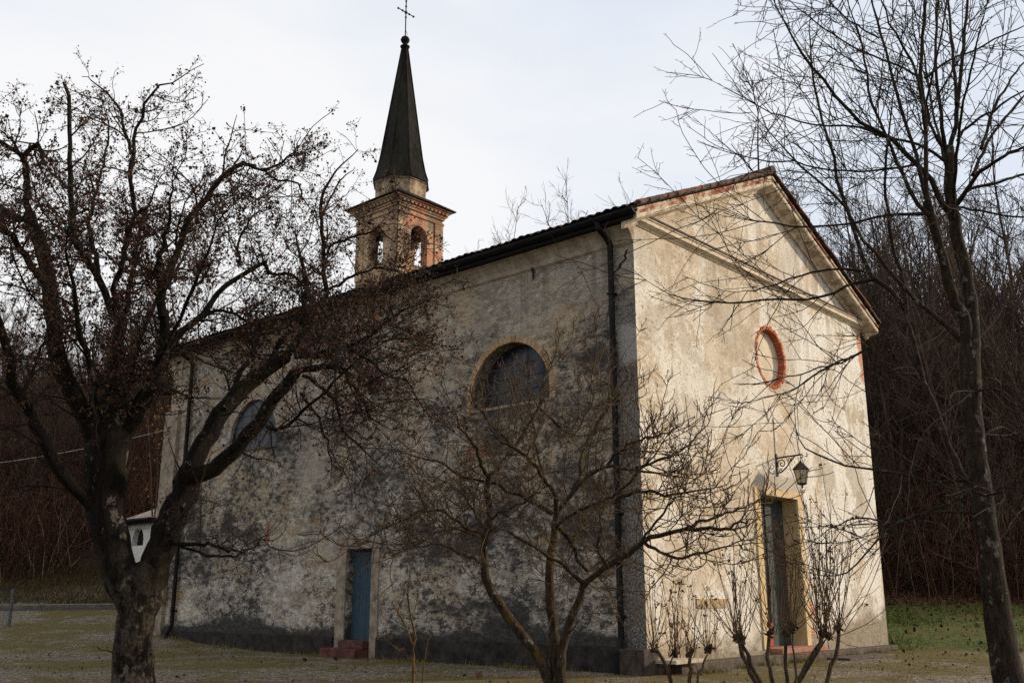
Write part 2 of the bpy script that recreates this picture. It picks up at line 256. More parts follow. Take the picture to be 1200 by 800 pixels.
def build_materials():
    M['side'] = mat_side_wall(); M['front'] = mat_front_wall(); M['tower'] = mat_tower(); M['tiles'] = mat_tiles(); M['ground'] = mat_ground()
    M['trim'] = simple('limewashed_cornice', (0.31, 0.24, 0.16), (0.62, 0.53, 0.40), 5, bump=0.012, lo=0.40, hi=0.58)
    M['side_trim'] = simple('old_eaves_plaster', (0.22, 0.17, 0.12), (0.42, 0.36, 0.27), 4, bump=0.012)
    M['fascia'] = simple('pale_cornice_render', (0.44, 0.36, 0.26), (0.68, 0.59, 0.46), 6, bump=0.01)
    M['course'] = simple('flaked_brick_course', (0.24, 0.07, 0.035), (0.50, 0.40, 0.28), 3.2, bump=0.02, lo=0.45, hi=0.55, detail=9)
    M['ochre'] = simple('ochre_door_frame', (0.48, 0.34, 0.17), (0.60, 0.45, 0.25), 3.5, bump=0.008)
    M['reveal'] = simple('dull_yellow_reveal', (0.36, 0.27, 0.13), (0.50, 0.40, 0.22), 2.0, bump=0.008)
    M['stone'] = simple('grey_dressed_stone', (0.13, 0.10, 0.072), (0.31, 0.25, 0.185), 5, bump=0.012)
    M['plinth'] = simple('black_stained_plinth', (0.006, 0.0055, 0.005), (0.038, 0.031, 0.025), 4, bump=0.03)
    M['cornerstone'] = simple('stained_corner_stone', (0.015, 0.012, 0.010), (0.085, 0.062, 0.045), 5, bump=0.02)
    M['kerb'] = simple('dark_kerb_stone', (0.035, 0.026, 0.02), (0.115, 0.085, 0.06), 5, bump=0.02)
    M['pale_stone'] = simple('pale_ledge_stone', (0.30, 0.24, 0.17), (0.48, 0.40, 0.30), 5, bump=0.02)
    M['drum'] = simple('tan_drum_plaster', (0.13, 0.090, 0.055), (0.40, 0.30, 0.195), 2.6, bump=0.02, lo=0.40, hi=0.6)
    M['metal'] = simple('dark_painted_metal', (0.004, 0.004, 0.0045), (0.013, 0.012, 0.012), 3, rough=0.6, bump=0.003, spec=0.12)
    M['iron'] = simple('wrought_iron', (0.012, 0.010, 0.009), (0.04, 0.03, 0.022), 20, rough=0.7, bump=0.003)
    N = Nd('weathered_sheet_spire', 0.7, 0.05); f = N.noise(1.1, 6, 0.6, vec=N.scale(1, 1, 0.25)); g = N.noise(9, 5, 0.6, vec=N.scale(1, 1, 0.3))
    N.b.inputs['Metallic'].default_value = 0.0; N.bump(f, 0.02, 0.4)
    M['spire'] = N.done(N.mix(N.mr(g, 0.42, 0.62, 0, 0.3), N.ramp(f, (0.40, (0.004, 0.0046, 0.0045)), (0.6, (0.017, 0.0175, 0.0135))), (0.05, 0.038, 0.025)))
    M['blue'] = simple('worn_blue_paint', (0.018, 0.036, 0.054), (0.045, 0.076, 0.102), 7, bump=0.01, vec=(1, 6, 0.7), rough=0.75)
    M['door'] = simple('weathered_dark_door_boards', (0.010, 0.015, 0.016), (0.060, 0.068, 0.062), 6, bump=0.012, vec=(7, 1, 0.6), rough=0.8)
    M['red'] = simple('red_oxide_board', (0.26, 0.04, 0.012), (0.40, 0.075, 0.022), 5, bump=0.006)
    M['redstep'] = simple('worn_red_brick_step', (0.040, 0.018, 0.014), (0.13, 0.046, 0.036), 6, bump=0.012)
    M['pinkstep'] = simple('pale_red_marble_step', (0.24, 0.095, 0.06), (0.38, 0.18, 0.12), 6, bump=0.012)
    N = Nd('old_leaded_glass', 0.3, 0.22); f = N.noise(2.5, 5, 0.6); N.bump(f, 0.02, 0.5)
    M['glass'] = N.done(N.ramp(f, (0.38, (0.008, 0.009, 0.012)), (0.62, (0.036, 0.042, 0.056))))
    N = Nd('frosted_lantern_glass', 0.4, 0.5); M['lamp_glass'] = N.done(N.ramp(N.noise(12, 4, 0.6), (0.35, (0.30, 0.25, 0.16)), (0.65, (0.52, 0.45, 0.32))))
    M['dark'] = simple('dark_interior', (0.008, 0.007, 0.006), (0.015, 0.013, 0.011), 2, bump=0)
    M['niche'] = simple('niche_render', (0.48, 0.39, 0.27), (0.64, 0.54, 0.40), 3, bump=0.015)
    M['arch'] = mat_bricks('buff_arch_bricks', [(0.27, 0.17, 0.09), (0.42, 0.28, 0.155), (0.35, 0.21, 0.115), (0.46, 0.33, 0.20)])
    M['orange'] = mat_bricks('orange_ring_bricks', [(0.30, 0.075, 0.03), (0.52, 0.14, 0.05), (0.40, 0.12, 0.055), (0.56, 0.22, 0.11), (0.46, 0.11, 0.04)])
    M['oldbrick'] = mat_bricks('soft_red_bricks', [(0.24, 0.09, 0.06), (0.33, 0.12, 0.08), (0.26, 0.13, 0.09)])
    M['white'] = simple('chapel_whitewash', (0.60, 0.57, 0.50), (0.76, 0.73, 0.66), 2, bump=0.008)
    M['bronze'] = simple('bell_bronze', (0.05, 0.045, 0.025), (0.12, 0.10, 0.05), 6, rough=0.5, bump=0.004, metal=0.6)
    M['plaque'] = simple('tan_stone_plaque', (0.28, 0.19, 0.09), (0.45, 0.33, 0.19), 7, bump=0.015)
    M['concrete'] = simple('pale_kerb_concrete', (0.07, 0.06, 0.045), (0.15, 0.135, 0.105), 4, bump=0.01)
    M['asphalt'] = simple('asphalt_path', (0.022, 0.021, 0.020), (0.048, 0.045, 0.041), 20, bump=0.01)
    M['bark_l'] = mat_bark('mossy_flaking_bark', (0.003, 0.0022, 0.0016), (0.015, 0.010, 0.007), (0.018, 0.017, 0.0035), (0.13, 0.11, 0.085), 0.52, 0.665, foot=((0.05, 0.036, 0.024), (0.17, 0.135, 0.10)))
    M['twig_l'] = mat_twig('dark_twig_bark', (0.009, 0.006, 0.005), (0.030, 0.020, 0.013))
    M['leaf_l'] = mat_leaf('withered_leaf', [(0.024, 0.012, 0.008), (0.058, 0.026, 0.014), (0.105, 0.046, 0.022), (0.045, 0.023, 0.015)])
    M['bark_m'] = mat_bark('lichen_spotted_bark', (0.020, 0.014, 0.008), (0.085, 0.058, 0.034), (0.15, 0.095, 0.018), (0.20, 0.20, 0.16), 0.57, 0.66, 1.6)
    M['twig_m'] = mat_twig('brown_twig_bark', (0.030, 0.019, 0.011), (0.12, 0.075, 0.036))
    M['bark_r'] = mat_bark('grey_lichen_bark', (0.010, 0.0075, 0.005), (0.052, 0.033, 0.021), (0.038, 0.037, 0.020), (0.14, 0.145, 0.115), 0.55, 0.635, 1.5)
    M['twig_r'] = mat_twig('smooth_twig_bark', (0.011, 0.008, 0.006), (0.038, 0.026, 0.015))
    M['bark_s'] = mat_bark('shrub_bark', (0.03, 0.02, 0.012), (0.12, 0.085, 0.045), (0.11, 0.09, 0.03), (0.18, 0.16, 0.11), 0.55, 0.70, 2.5)
    M['shoot'] = mat_twig('brown_shoot_bark', (0.05, 0.028, 0.014), (0.13, 0.075, 0.035))
    M['seed'] = mat_leaf('dry_seed_head', [(0.06, 0.028, 0.014), (0.12, 0.055, 0.024), (0.085, 0.042, 0.022)])
    M['sap'] = mat_twig('orange_brown_sapling_bark', (0.045, 0.026, 0.010), (0.13, 0.078, 0.026))
    N = Nd('hill_tree_bark', 0.95, 0.15); f = N.noise(1.2, 5, 0.6, vec=N.scale(1, 1, 0.4)); r = N.objrand()
    M['bark_h'] = N.done(N.mix(N.mr(r, 0.55, 1, 0.0, 0.45), N.ramp(f, (0.35, (0.016, 0.010, 0.007)), (0.68, (0.078, 0.048, 0.032))), (0.12, 0.085, 0.06)))
    N = Nd('thicket_stems', 0.95, 0.15); r = N.island()
    M['thicket'] = N.done(N.ramp(r, (0.0, (0.018, 0.009, 0.006)), (0.5, (0.070, 0.031, 0.019)), (0.85, (0.14, 0.060, 0.032)), (1.0, (0.26, 0.18, 0.115))))
    M['grass'] = mat_leaf('meadow_blade', [(0.022, 0.034, 0.005), (0.066, 0.100, 0.014), (0.12, 0.155, 0.025), (0.17, 0.13, 0.048)])
    M['drygrass'] = mat_leaf('dry_blade', [(0.09, 0.075, 0.02), (0.15, 0.12, 0.035), (0.19, 0.15, 0.06), (0.08, 0.085, 0.02)])
    M['bankgrass'] = mat_leaf('withered_bank_blade', [(0.035, 0.026, 0.010), (0.07, 0.050, 0.018), (0.10, 0.065, 0.024), (0.045, 0.048, 0.012)])
    M['litter'] = mat_leaf('fallen_leaf', [(0.035, 0.014, 0.010), (0.075, 0.028, 0.018), (0.12, 0.05, 0.028), (0.06, 0.035, 0.025)])
    M['yellow'] = mat_leaf('yellow_leaf', [(0.25, 0.14, 0.03), (0.35, 0.2, 0.05), (0.2, 0.1, 0.03)])
    M['wire'] = simple('galvanised_wire', (0.06, 0.06, 0.06), (0.13, 0.13, 0.13), 8, rough=0.6, bump=0, metal=0.4)
    M['cable'] = simple('pale_cable', (0.22, 0.21, 0.19), (0.32, 0.31, 0.28), 8, bump=0)
build_materials()
# ------------------------------------------------------------------ object helpers
def empty(name, loc, label, cat, group=None):
    o = bpy.data.objects.new(name, None); COL.objects.link(o); o.location = loc; o.empty_display_size = 0.3
    o['label'] = label; o['category'] = cat
    if group: o['group'] = group
    return o
def link(name, me, mat, parent=None, kind=None, label=None):
    if mat is not None and not me.materials: me.materials.append(mat)
    o = bpy.data.objects.new(name, me); COL.objects.link(o)
    if parent is not None:
        o.parent = parent; o.matrix_parent_inverse = Matrix.Translation(-world_loc(parent))
    if kind: o['kind'] = kind
    if label: o['label'] = label
    return o
def world_loc(o):
    v = Vector(o.location)
    return v if o.parent is None else (o.matrix_parent_inverse @ v)+(world_loc(o.parent))
def mesh_np(name, V, F, smooth=False):
    """V (n,3); F list of (m,k) int arrays"""
    me = bpy.data.meshes.new(name); V = np.ascontiguousarray(V, dtype=np.float32)
    me.vertices.add(len(V)); me.vertices.foreach_set('co', V.ravel())
    idx = np.concatenate([f.ravel() for f in F]).astype(np.int32); tot = np.concatenate([np.full(len(f), f.shape[1], np.int32) for f in F])
    st = np.concatenate([[0], np.cumsum(tot)[:-1]]).astype(np.int32)
    me.loops.add(len(idx)); me.loops.foreach_set('vertex_index', idx)
    me.polygons.add(len(tot)); me.polygons.foreach_set('loop_start', st); me.polygons.foreach_set('loop_total', tot)
    me.polygons.foreach_set('use_smooth', np.full(len(tot), smooth, dtype=bool))
    me.update(calc_edges=True); return me
class MB:
    def __init__(self): self.v = []; self.f = []
    def add(self, vs, fs):
        o = len(self.v); self.v += [tuple(map(float, p)) for p in vs]; self.f += [tuple(i+o for i in f) for f in fs]
    def box(self, x0, x1, y0, y1, z0, z1):
        self.add([(x0, y0, z0), (x1, y0, z0), (x1, y1, z0), (x0, y1, z0), (x0, y0, z1), (x1, y0, z1), (x1, y1, z1), (x0, y1, z1)],
                 [(0, 3, 2, 1), (4, 5, 6, 7), (0, 1, 5, 4), (1, 2, 6, 5), (2, 3, 7, 6), (3, 0, 4, 7)])
    def sweep(self, prof, path):     # prof: list of (a,b); path: list of functions (a,b)->xyz ; closed profile, capped
        n = len(prof); rings = [[fn(a, b) for a, b in prof] for fn in path]
        vs = [p for r in rings for p in r]; fs = []
        for i in range(len(rings)-1):
            for j in range(n): fs.append((i*n+j, i*n+(j+1) % n, (i+1)*n+(j+1) % n, (i+1)*n+j))
        fs.append(tuple(range(n))[::-1]); fs.append(tuple((len(rings)-1)*n+j for j in range(n)))
        self.add(vs, fs)
    def tube(self, pts, r, n=8):
        pts = [Vector(p) for p in pts]; rr = r if isinstance(r, (list, tuple)) else [r]*len(pts)
        up = None; rings = []
        for i, p in enumerate(pts):
            t = (pts[min(i+1, len(pts)-1)]-pts[max(i-1, 0)]).normalized()
            if up is None: up = t.orthogonal().normalized()
            up = (up-t*up.dot(t)).normalized(); w = t.cross(up)
            rings.append([p+(up*math.cos(2*math.pi*k/n)+w*math.sin(2*math.pi*k/n))*rr[i] for k in range(n)])
        vs = [q for r_ in rings for q in r_]; fs = []
        for i in range(len(rings)-1):
            for k in range(n): fs.append((i*n+k, i*n+(k+1) % n, (i+1)*n+(k+1) % n, (i+1)*n+k))
        fs.append(tuple(range(n))[::-1]); fs.append(tuple((len(rings)-1)*n+k for k in range(n)))
        self.add(vs, fs)
    def ball(self, c, r, n=12, m=8, sz=1.0):
        prof = [(r*math.sin(math.pi*i/m), -r*sz*math.cos(math.pi*i/m)) for i in range(m+1)]
        self.lathe(c, prof, n)
    def lathe(self, c, prof, n=12, ph=0.0):
        vs = [(c[0]+max(a, 1e-4)*math.cos(ph+2*math.pi*k/n), c[1]+max(a, 1e-4)*math.sin(ph+2*math.pi*k/n), c[2]+b) for a, b in prof for k in range(n)]; fs = []
        for i in range(len(prof)-1):
            for k in range(n): fs.append((i*n+k, i*n+(k+1) % n, (i+1)*n+(k+1) % n, (i+1)*n+k))
        fs.append(tuple(range(n))[::-1]); fs.append(tuple((len(prof)-1)*n+k for k in range(n)))
        self.add(vs, fs)
    def mesh(self, name, smooth=False, bevel=0.0, recalc=True):
        me = bpy.data.meshes.new(name); me.from_pydata(self.v, [], self.f)
        if bevel or recalc:
            b = bmesh.new(); b.from_mesh(me)
            if bevel: bmesh.ops.bevel(b, geom=b.edges[:], offset=bevel, segments=2, affect='EDGES', profile=0.6)
            if recalc: bmesh.ops.recalc_face_normals(b, faces=b.faces)
            b.to_mesh(me); b.free()
        for p in me.polygons: p.use_smooth = smooth
        return me
    def build(self, name, mat, parent=None, smooth=False, bevel=0.0, kind=None, label=None):
        return link(name, self.mesh(name, smooth, bevel), mat, parent, kind, label)
def holed_wall(outer, holes, plane, depth):
    """flat wall with openings; outer/holes: lists of (u,v); plane(u,v,d)->xyz, d = depth into the wall. reveals d 0..depth"""
    b = bmesh.new(); edges = []
    for loop in [outer]+holes:
        vs = [b.verts.new(plane(u, v, 0)) for u, v in loop]
        edges += [b.edges.new((vs[i], vs[(i+1) % len(vs)])) for i in range(len(vs))]
    bmesh.ops.triangle_fill(b, use_beauty=True, use_dissolve=False, edges=edges)
    # split the sheet so shading and silhouettes stay regular
    for loop in holes:
        a = [b.verts.new(plane(u, v, 0)) for u, v in loop]; c = [b.verts.new(plane(u, v, depth)) for u, v in loop]
        n = len(loop)
        for i in range(n): b.faces.new((a[i], a[(i+1) % n], c[(i+1) % n], c[i]))
    me = bpy.data.meshes.new('wall'); b.to_mesh(me); b.free(); return me
def arc(cx, cz, rx, rz, a0, a1, n): return [(cx+rx*math.cos(a0+(a1-a0)*i/n), cz+rz*math.sin(a0+(a1-a0)*i/n)) for i in range(n+1)]
# ------------------------------------------------------------------ terrain
def sp(x, k): return np.log1p(np.exp(np.clip(x/k, -40, 40)))*k
def vnoise(x, y, seed, sc):
    r = np.random.RandomState(seed); o = np.zeros_like(x, dtype=float)
    for i in range(7):
        a = r.uniform(0, 6.28); f = r.uniform(0.6, 1.7)/sc; o += np.sin((x*math.cos(a)+y*math.sin(a))*f+r.uniform(0, 6.28))
    return o/4.0
def ground_z(x, y):
    x = np.asarray(x, float); y = np.asarray(y, float)
    t = (x-CAM[0])*FH[0]+(y-CAM[1])*FH[1]; s = (x-CAM[0])*SH[0]+(y-CAM[1])*SH[1]
    z = -0.1+0.105*sp(t-27.5, 1.2)-0.105*sp(t-40, 1.5)
    st = 40.5+1.5*np.sin(s*0.09+1.0)
    z = z+0.40*sp(t-st, 1.5)-0.36*sp(t-88, 5.0)
    z = z+vnoise(x, y, 3, 1.6)*0.022*np.clip((45-t)/20, 0.3, 1)+np.clip((t-42)/10, 0, 1)*vnoise(x, y, 5, 5.0)*0.5
    return z
def gz(x, y): return float(ground_z(x, y))
def build_ground():
    tt = np.concatenate([np.arange(-60, -4, 4.0), np.arange(-4, 10, 1.0), np.arange(10, 46, 0.25), np.arange(46, 100, 1.0), np.arange(100, 420, 16.0)])
    ss = np.concatenate([np.arange(-330, -60, 18.0), np.arange(-60, -28, 1.5), np.arange(-28, 28, 0.3), np.arange(28, 60, 1.5), np.arange(60, 340, 18.0)])
    T, S = np.meshgrid(tt, ss, indexing='ij'); X = CAM[0]+FH[0]*T+SH[0]*S; Y = CAM[1]+FH[1]*T+SH[1]*S
    Z = ground_z(X, Y); V = np.stack([X, Y, Z], -1).reshape(-1, 3); a, b = T.shape
    I = np.arange(a*b).reshape(a, b); F = np.stack([I[:-1, :-1], I[:-1, 1:], I[1:, 1:], I[1:, :-1]], -1).reshape(-1, 4)
    me = mesh_np('ground', V, [F[:, ::-1]], True)
    n1 = vnoise(X, Y, 8, 1.5)*0.5
    grass = 1/(1+np.exp(-(T-26.5+n1*2.2+vnoise(X, Y, 31, 0.5)*0.5)*2.2))*1/(1+np.exp(-(S-7.0)*1.5))
    gl = 1/(1+np.exp(-(T-38.3+n1)*2.0))*1/(1+np.exp((S+9)*1.0))*0.45
    lit = 1/(1+np.exp(-(T-40.8+n1*4)*0.9))
    for nm, arr in (('grass', np.maximum(grass, gl)), ('litter', lit)):
        at_ = me.attributes.new(nm, 'FLOAT', 'POINT'); at_.data.foreach_set('value', arr.ravel().astype(np.float32))
    link('ground', me, M['ground'], kind='structure')
build_ground()
# ------------------------------------------------------------------ the church
W, LN, HW = 11.16, 17.72, 8.62
EX, EZ = -0.42, 8.80           # eave line of the roof
RZ = 11.46; SLOPE = (RZ-EZ)/(W/2-EX)
def roof_z(x): return EZ+SLOPE*((x-EX) if x <= W/2 else (W-EX-x))
church = empty('church', (0, 0, 0), 'old plastered country church with a gabled front and mould-stained long side wall', 'church')
def build_church():
    P = church
    # --- side wall with two lunettes and the side door
    def lun(c): return [(c+1.15, 5.33)]+arc(c, 5.55, 1.15, 1.17, 0, math.pi, 24)+[(c-1.15, 5.33)]
    doorh = [(8.71, 0.30), (7.77, 0.30), (7.77, 2.40), (8.71, 2.40)]
    side_pl = lambda u, v, d: (d, u, v)
    me = holed_wall([(0, -0.6), (LN, -0.6), (LN, HW), (0, HW)], [lun(3.38), lun(13.12), doorh], side_pl, 0.42)
    link('side_wall', me, M['side'], P)
    m = MB(); m.add([(0, LN, -0.6), (W, LN, -0.6), (W, LN, HW), (W/2, LN, RZ-0.15), (0, LN, HW)], [(0, 1, 2, 3, 4)])
    m.add([(W, 0, -0.6), (W, LN, -0.6), (W, LN, HW), (W, 0, HW)], [(0, 1, 2, 3)]); m.build('rear_walls', M['side'], P)
    # --- front wall
    oval = arc(5.61, 6.83, 0.69, 0.69, 0, 2*math.pi, 48)[:-1]
    dh = [(4.60, 0.20), (6.42, 0.20), (6.42, 3.50), (4.60, 3.50)]
    gt = lambda x: roof_z(x)-0.14
    me = holed_wall([(0, -0.6), (W, -0.6), (W, gt(W)), (W/2, RZ-0.14), (0, gt(0))], [oval, dh], lambda u, v, d: (u, d, v), 0.015)
    link('front_wall', me, M['front'], P)
    # niche: orange brick ring and reveal, blind back
    m = MB(); n = 46
    for i in range(n):
        a0 = 2*math.pi*(i+0.06)/n; a1 = 2*math.pi*(i+0.94)/n; r0, r1 = 0.682, 0.765+0.018*math.sin(i*2.7)+0.01*math.sin(i*5.1)
        q = [(5.61+r*math.cos(a), 6.83+r*math.sin(a)) for r in (r0, r1) for a in (a0, a1)]
        vs = [(u, -0.014-0.008*math.sin(i*1.9), v) for u, v in q]+[(u, 0.32, v) for u, v in q]
        m.add(vs, [(0, 1, 3, 2), (4, 6, 7, 5), (0, 2, 6, 4), (1, 5, 7, 3), (0, 4, 5, 1), (2, 3, 7, 6)])
    nm = MB(); nm.add([(u, 0.16, v) for u, v in arc(5.61, 6.83, 0.69, 0.69, 0, 2*math.pi, 48)[:-1]], [tuple(range(48))])
    niche = nm.build('oval_niche', M['niche'], P); m.build('brick_ring', M['orange'], niche)
    # --- front door: reveal, leaf, kick board, frame, step
    d = 0.40
    m = MB(); m.box(4.52, 6.50, d, d+0.06, 0.1, 3.6)
    back = m.build('front_door', M['door'], P)
    m = MB()
    for i in range(9): m.box(4.61+i*0.101, 4.61+i*0.101+0.094, d-0.035-0.004*(i % 2), d-0.005, 0.20, 3.49)
    for i in range(9): m.box(5.53+i*0.098, 5.53+i*0.098+0.092, d-0.030-0.004*(i % 2), d-0.005, 0.20, 3.49)
    m.box(5.47, 5.57, d-0.065, d-0.036, 0.20, 3.49)
    m.build('door_boards', M['door'], back)
    m = MB(); m.box(4.64, 5.46, d-0.075, d-0.041, 0.205, 0.70); m.build('kick_board', M['red'], back, bevel=0.006)
    m = MB(); m.tube([(5.40, d-0.05, 1.35), (5.40, d-0.11, 1.35), (5.40, d-0.11, 1.52), (5.40, d-0.05, 1.52)], 0.012, 6); m.build('handle', M['iron'], back)
    m = MB(); m.box(4.48, 4.60, 0.012, d, 0.1, 3.6); m.box(6.42, 6.54, 0.012, d, 0.1, 3.6); m.box(4.60, 6.42, 0.012, d, 3.50, 3.62)
    m.build('door_reveal', M['reveal'], P)
    m = MB(); m.box(4.36, 4.597, -0.035, 0.02, 0.18, 3.66); m.box(6.423, 6.63, -0.035, 0.02, 0.18, 3.66); m.box(4.597, 6.423, -0.035, 0.02, 3.503, 3.66)
    m.build('door_frame', M['ochre'], P, bevel=0.008)
    m = MB(); m.box(4.66, 6.86, -0.30, 0.40, 0.088, 0.197); m.build('front_step', M['pinkstep'], P, bevel=0.012)
    # --- stone bits at the foot of the front
    for q in ((0.55, 6.98, -0.38, -0.004, -0.3, 0.085), (6.983, 11.05, -0.30, -0.004, -0.3, 0.06)):
        m = MB(); m.box(*q); m.build('front_kerb', M['kerb'], P, bevel=0.02)
    m = MB(); m.box(6.1, 8.6, -1.15, -0.60, -0.2, -0.03); m.build('paving_slab', M['kerb'], P, bevel=0.02)
    m = MB(); m.box(0.10, 1.05, -0.55, -0.02, 0.10, 0.17); m.build('stone_ledge', M['pale_stone'], P, bevel=0.012)
    m = MB(); m.box(-0.26, 0.22, -0.10, 0.46, -0.3, 0.36); m.build('corner_stone', M['cornerstone'], P, bevel=0.02)
    m = MB(); m.box(1.74, 2.93, -0.022, 0.01, 1.06, 1.24); m.build('stone_plaque', M['plaque'], P, bevel=0.006, label='narrow tan stone plaque let into the front wall')
    # --- side plinth, door, steps
    m = MB(); m.box(-0.07, 0.02, 0.47, 7.50, -0.6, 0.385); m.box(-0.07, 0.02, 9.08, LN, -0.6, 0.37); m.build('side_plinth', M['plinth'], P, bevel=0.015)
    m = MB(); m.box(-0.035, 0.02, 8.713, 9.06, -0.1, 2.42); m.box(-0.035, 0.02, 7.50, 7.767, -0.1, 2.42); m.box(-0.04, 0.02, 7.45, 9.10, 2.423, 2.70)
    m.build('side_door_frame', M['stone'], P, bevel=0.012)
    m = MB()
    for i in range(7): m.box(0.20-0.003*(i % 2), 0.25, 7.775+i*0.1335, 7.775+i*0.1335+0.129, 0.302, 2.398)
    sd = m.build('side_door', M['blue'], P)
    m = MB(); m.box(0.19, 0.197, 7.84, 7.88, 1.22, 1.34); m.tube([(0.19, 7.86, 1.3), (0.15, 7.86, 1.3), (0.15, 7.95, 1.3)], 0.009, 6); m.build('handle', M['iron'], sd)
    m = MB(); m.box(-0.20, 0.19, 7.80, 8.70, 0.125, 0.297); m.build('side_step', M['redstep'], P, bevel=0.012); m = MB(); m.box(-0.42, 0.0, 7.80, 9.10, -0.4, 0.12); m.build('side_step', M['redstep'], P, bevel=0.012)
    # --- lunette windows
    for c in (3.38, 13.12):
        gd = 0.36 if c < 5 else 0.10
        g = MB(); o = lun(c); g.add([(gd, u, v) for u, v in o], [tuple(range(len(o)))])
        win = g.build('lunette_window', M['glass'], P)
        b = MB()
        for u in np.linspace(c-0.7, c+0.7, 4):
            b.tube([(gd-0.02, u, 5.33), (gd-0.02, u, 5.55+math.sqrt(max(0.02, 1.15**2-(u-c)**2)))], 0.0055, 5)
        for v in np.linspace(5.7, 6.3, 3):
            hh = math.sqrt(max(0.02, 1.16**2-(v-5.55)**2)) if v > 5.55 else 1.15
            b.tube([(gd-0.02, c-hh, v), (gd-0.02, c+hh, v)], 0.005, 5)
        b.build('window_bars', M['iron'], win)
        b = MB(); n = 31
        for i in range(n):
            a0 = math.pi*(i+0.05)/n; a1 = math.pi*(i+0.95)/n; r0, r1 = 1.145, 1.285+0.015*math.sin(i*2.3+c)
            q = [(c+r*math.cos(a), 5.55+r*1.015*math.sin(a)) for r in (r0, r1) for a in (a0, a1)]
            x0 = -0.012-0.006*math.sin(i*1.7)
            vs = [(x0, u, v) for u, v in q]+[(0.07, u, v) for u, v in q]
            b.add(vs, [(0, 1, 3, 2), (4, 6, 7, 5), (0, 2, 6, 4), (1, 5, 7, 3), (0, 4, 5, 1), (2, 3, 7, 6)])
        for sgn in (-1, 1):
            for k in range(3): b.box(-0.012, 0.07, c+sgn*1.145-(0.15 if sgn < 0 else 0), c+sgn*1.145+(0.15 if sgn > 0 else 0), 5.33+k*0.073, 5.33+k*0.073+0.066)
        if c < 5: b.build('brick_arch', M['arch'], win)
        b = MB(); b.box(-0.03, 0.36, c-1.2, c+1.2, 5.26, 5.327); b.build('sill', M['stone'] if c < 5 else M['kerb'], win, bevel=0.01)
    # --- bare brick patches
    m = MB()
    for k in range(7): m.box(-0.008, 0.01, 12.03, 12.19+0.02*(k % 2), 2.62+k*0.085, 2.62+k*0.085+0.07)
    m.build('brick_patch', M['oldbrick'], P)
    for (u, v) in ((4.46, 4.28), (4.10, 4.25)):
        m = MB()
        for k in range(3): m.box(-0.008, 0.01, u, u+0.17+0.03*(k % 2), v+k*0.08, v+k*0.08+0.068)
        m.build('brick_patch', M['oldbrick'], P)
    # wall crack near the corner: a narrow jagged gap
    m = MB(); pts = [(0.16, 8.10), (0.22, 8.0), (0.19, 7.92), (0.33, 7.84), (0.36, 7.75), (0.50, 7.70), (0.52, 7.60), (0.60, 7.52)]
    for (a, b_) in zip(pts[:-1], pts[1:]):
        w = 0.028; m.add([(-0.002, a[0]-w, a[1]), (-0.002, a[0]+w, a[1]+0.01), (-0.002, b_[0]+w, b_[1]), (-0.002, b_[0]-w, b_[1]-0.01)], [(0, 1, 2, 3)])
    m.build('wall_crack', M['dark'], P)
    # iron tie anchors
    for (u, v, l) in ((2.64, 8.20, 0.40), (4.77, 8.40, 0.28)):
        m = MB(); m.tube([(-0.03, u, v+l/2), (-0.045, u+0.02, v+0.05), (-0.045, u-0.01, v-0.05), (-0.03, u+0.015, v-l/2)], [0.02, 0.035, 0.03, 0.016], 6)
        m.ball((-0.04, u, v+l/2-0.02), 0.05, 8, 6); m.build('tie_anchor', M['iron'], P)
    # --- eaves cove, gutter, downpipes
    prof = [(0.0, 8.22), (-0.06, 8.26), (-0.09, 8.36), (-0.17, 8.46), (-0.24, 8.52), (-0.30, 8.54), (-0.30, 8.66), (0.0, 8.70)]
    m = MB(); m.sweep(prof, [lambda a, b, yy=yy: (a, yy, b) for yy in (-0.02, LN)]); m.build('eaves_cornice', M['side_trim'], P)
    m = MB(); g = [(EX-0.10+0.105*math.cos(a), 8.72+0.105*math.sin(a)) for a in np.linspace(math.pi, 2*math.pi, 9)]
    g = g+[(EX-0.10+0.09*math.cos(a), 8.722+0.09*math.sin(a)) for a in np.linspace(2*math.pi, math.pi, 9)]
    m.sweep(g, [lambda a, b, yy=yy: (a, yy, b) for yy in (-0.42, 6, 12, LN+0.2)])
    m.box(EX-0.05, -0.302, -0.30, LN, 8.56, 8.70)
    gut = m.build('gutter', M['metal'], P)
    for (yy, y2) in ((0.50, 0.50), (16.45, 16.45)):
        zb = gz(-0.3, yy)
        m = MB(); m.tube([(EX-0.1, yy, 8.64), (EX-0.09, yy, 8.52), (-0.20, yy, 8.36), (-0.11, yy, 8.25), (-0.105, yy, 6), (-0.105, yy, 3), (-0.105, yy, 0.55), (-0.16, yy, 0.42), (-0.24, yy, 0.30), (-0.25, yy, zb-0.05)], 0.062, 10)
        for zz in (7.2, 5.0, 2.8, 0.9): m.box(-0.175, 0.0, yy-0.07, yy+0.07, zz, zz+0.035)
        m.build('downpipe', M['metal'], P, smooth=False)
    m = MB(); m.box(-0.12, 0.0, 17.05, LN+0.1, -0.5, 6.9); m.build('corner_buttress', M['stone'], P)
    # --- pediment: level cornice and two raking cornices
    prof = [(0.0, 8.62), (-0.03, 8.62), (-0.05, 8.655), (-0.12, 8.68), (-0.16, 8.685), (-0.16, 8.765), (-0.19, 8.775), (-0.19, 8.80), (0.0, 8.86)]
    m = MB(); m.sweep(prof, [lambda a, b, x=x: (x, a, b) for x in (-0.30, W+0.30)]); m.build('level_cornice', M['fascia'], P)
    m = MB(); m.box(-0.30, W+0.30, -0.21, 0.0, 8.803, 8.845)
    m.v = [(x, y, z+(0.06 if y > -0.1 else 0)) for x, y, z in m.v]; m.build('cornice_capping', M['tiles'], P)
